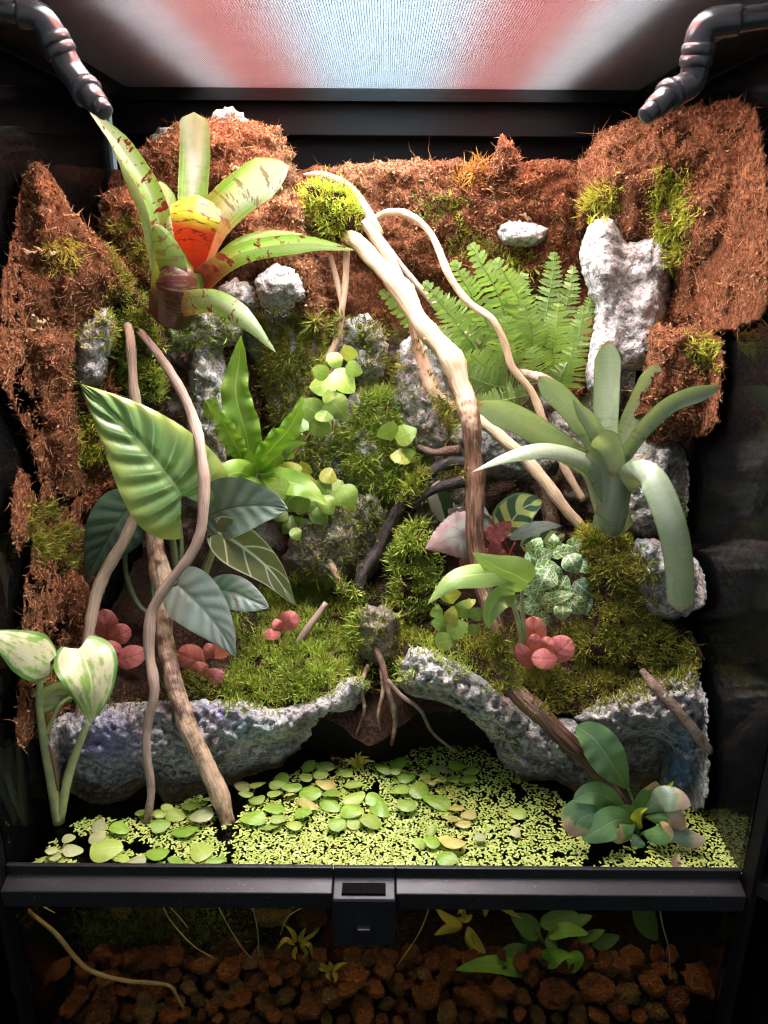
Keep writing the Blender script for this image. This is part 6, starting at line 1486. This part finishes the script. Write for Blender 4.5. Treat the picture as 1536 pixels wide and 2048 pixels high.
def lava_px(x, y, w, Y, label, tan=False):
    p = P(x, y, Y); lava(p, w * m_per_px(p) / 2, label, None, tan)
for x, y, w, Y, lab, tn in ((1195, 1975, 78, .03, 'big orange lava stone under the submerged anubias', 0), (1415, 1957, 104, .03, 'long flat orange lava stone at far right', 0), (1305, 1968, 54, .03, 'pinkish lava stone left of the long flat one', 0), (1253, 1985, 54, .03, 'tan lava stone between two orange ones', 1), (940, 1992, 46, .022, 'bright rounded red lava stone right of the lock', 0),
                             (855, 1990, 66, .03, 'large orange brown lava stone below the lock', 0), (1110, 1985, 84, .03, 'broad orange lava stone in the right half', 0), (1240, 2022, 46, .012, 'small orange lava stone at the bottom right', 0), (458, 1940, 52, .05, 'round brown lava stone below the curly plantlet', 0), (60, 1955, 80, .03, 'orange lava stone at the left end of the pane', 0), (120, 1938, 46, .04, 'small orange lava stone near the left end', 0),
                             (548, 1958, 32, .03, 'little round orange lava stone left of the lock', 0), (710, 1952, 56, .03, 'red pitted lava stone under the lock', 0), (695, 1978, 42, .02, 'smaller red lava stone below the pitted one', 0), (660, 1990, 40, .02, 'olive lava stone left of the red pair', 1), (240, 1812, 50, .10, 'tan stone high behind the left pane', 1), (300, 1828, 50, .10, 'second tan stone high behind the left pane', 1), (545, 1815, 80, .10, 'tan stone under the rail left of the curly plantlet', 1), (620, 1840, 70, .12, 'brown stone left of the lock', 1),
                             (1420, 1860, 46, .06, 'orange lava stone high at the right end', 0), (1470, 1850, 44, .05, 'outermost orange lava stone at the right end', 0), (1480, 1910, 44, .04, 'orange lava stone against the right glass', 0), (675, 1520, 46, PZ(675, 1520, WATER).y + .01, 'wet red lava stone in the cave mouth', 0), (765, 1515, 60, PZ(765, 1515, WATER).y + .03, 'wet dark red lava stone deeper in the cave', 0)):
    lava_px(x, y, w, Y, lab, bool(tn))
cnt = 0
for tr in range(6000):
    if cnt >= 265: break
    x, y = random.uniform(-20, 1556), random.uniform(1905, 2075)
    u = (y - 1905) / 170
    p = PZ(x, y, FLOOR + .012 + .030 * (1 - u) * random.random() + (.018 if x > 1000 else 0) * (1 - u))
    if p.y < .012 or abs(p.x) > HW - .015: continue
    r = random.choice((.006, .008, .010, .012, .015, .018))
    p.y = max(p.y, .004 + r)
    if any((p - a).length < (r + b2) * .78 for a, b2 in SEEN): continue
    tn = random.random() < .3; lava(p, r, 'small tan stone in the underwater lava bed' if tn else 'small red brown stone in the underwater lava bed', 'tan stones on the tank floor' if tn else 'red stones on the tank floor', tn); cnt += 1

# ------------------------------------------------------------------ mist nozzles
def cyl(p0, p1, r0, r1=None, n=22, bev=.18):
    r1 = r1 or r0; p0, p1 = Vector(p0), Vector(p1); L = (p1 - p0).length; e = min(bev * min(r0, r1), L * .3)
    d = (p1 - p0).normalized()
    C = np.array([tuple(p0), tuple(p0 + d * e * .01), tuple(p0 + d * e), tuple(p1 - d * e), tuple(p1 - d * e * .01), tuple(p1)])
    v, f, uv = tube_geo(C, np.array([r0 * .3, r0 - e, r0, r1, r1 - e, r1 * .3]), n)
    return v, f
def nozzle(pts, label):
    """pts: pipe start, elbow 1, elbow 2, nozzle seat, tip as (px, py, Y)"""
    W = [P(*q) for q in pts]
    b = thing('mist_nozzle', W[0], label, 'mist nozzle', 'mist nozzles')
    r = .0088
    def add(name, geo):
        v, f = geo; return mk(name, v, f, MT['blackgloss'], b)
    A, E1, E2, S, Tp = W
    wl = Vector((math.copysign(HW + .0003, A.x), A.y + .004, A.z + .004))
    add('supply_pipe', join_geo([tube_geo(catmull([tuple(wl), tuple(A), tuple(A.lerp(E1, .55))], 14), np.full(14, r * .8), 18)[:2]]))
    add('wall_fitting', cyl(wl, wl.lerp(A, .25), r * 1.3))
    add('elbow', join_geo([tube_geo(catmull([tuple(A.lerp(E1, .5)), tuple(E1.lerp(A, .12)), tuple(E1.lerp(E2, .15)), tuple(E1.lerp(E2, .45))], 20), np.full(20, r), 20)[:2]]))
    for t in (.42, .62): 
        c = E1.lerp(E2, t); d = (E2 - E1).normalized(); add('collar', cyl(c - d * .004, c + d * .004, r * 1.18))
    add('connector', cyl(E1.lerp(E2, .46), E1.lerp(E2, .72), r * .92))
    add('elbow', join_geo([tube_geo(catmull([tuple(E1.lerp(E2, .66)), tuple(E2.lerp(E1, .12)), tuple(E2.lerp(S, .15)), tuple(E2.lerp(S, .75))], 20), np.full(20, r), 20)[:2]]))
    d = (Tp - S).normalized()
    add('collar', cyl(S - d * .004, S + d * .004, r * 1.15))
    add('nozzle_body', cyl(S, S.lerp(Tp, .7), r * .95, r * .8))
    tip = add('nozzle_tip', cyl(S.lerp(Tp, .6), Tp, r * .72, r * .62))
nozzle([(-20, 15, .035), (85, 35, .045), (140, 140, .05), (172, 182, .045), (212, 226, .035)], 'glossy black mist nozzle in the upper left corner')
nozzle([(1556, 30, .035), (1405, 50, .045), (1385, 165, .05), (1340, 190, .045), (1288, 234, .035)], 'glossy black mist nozzle in the upper right corner')
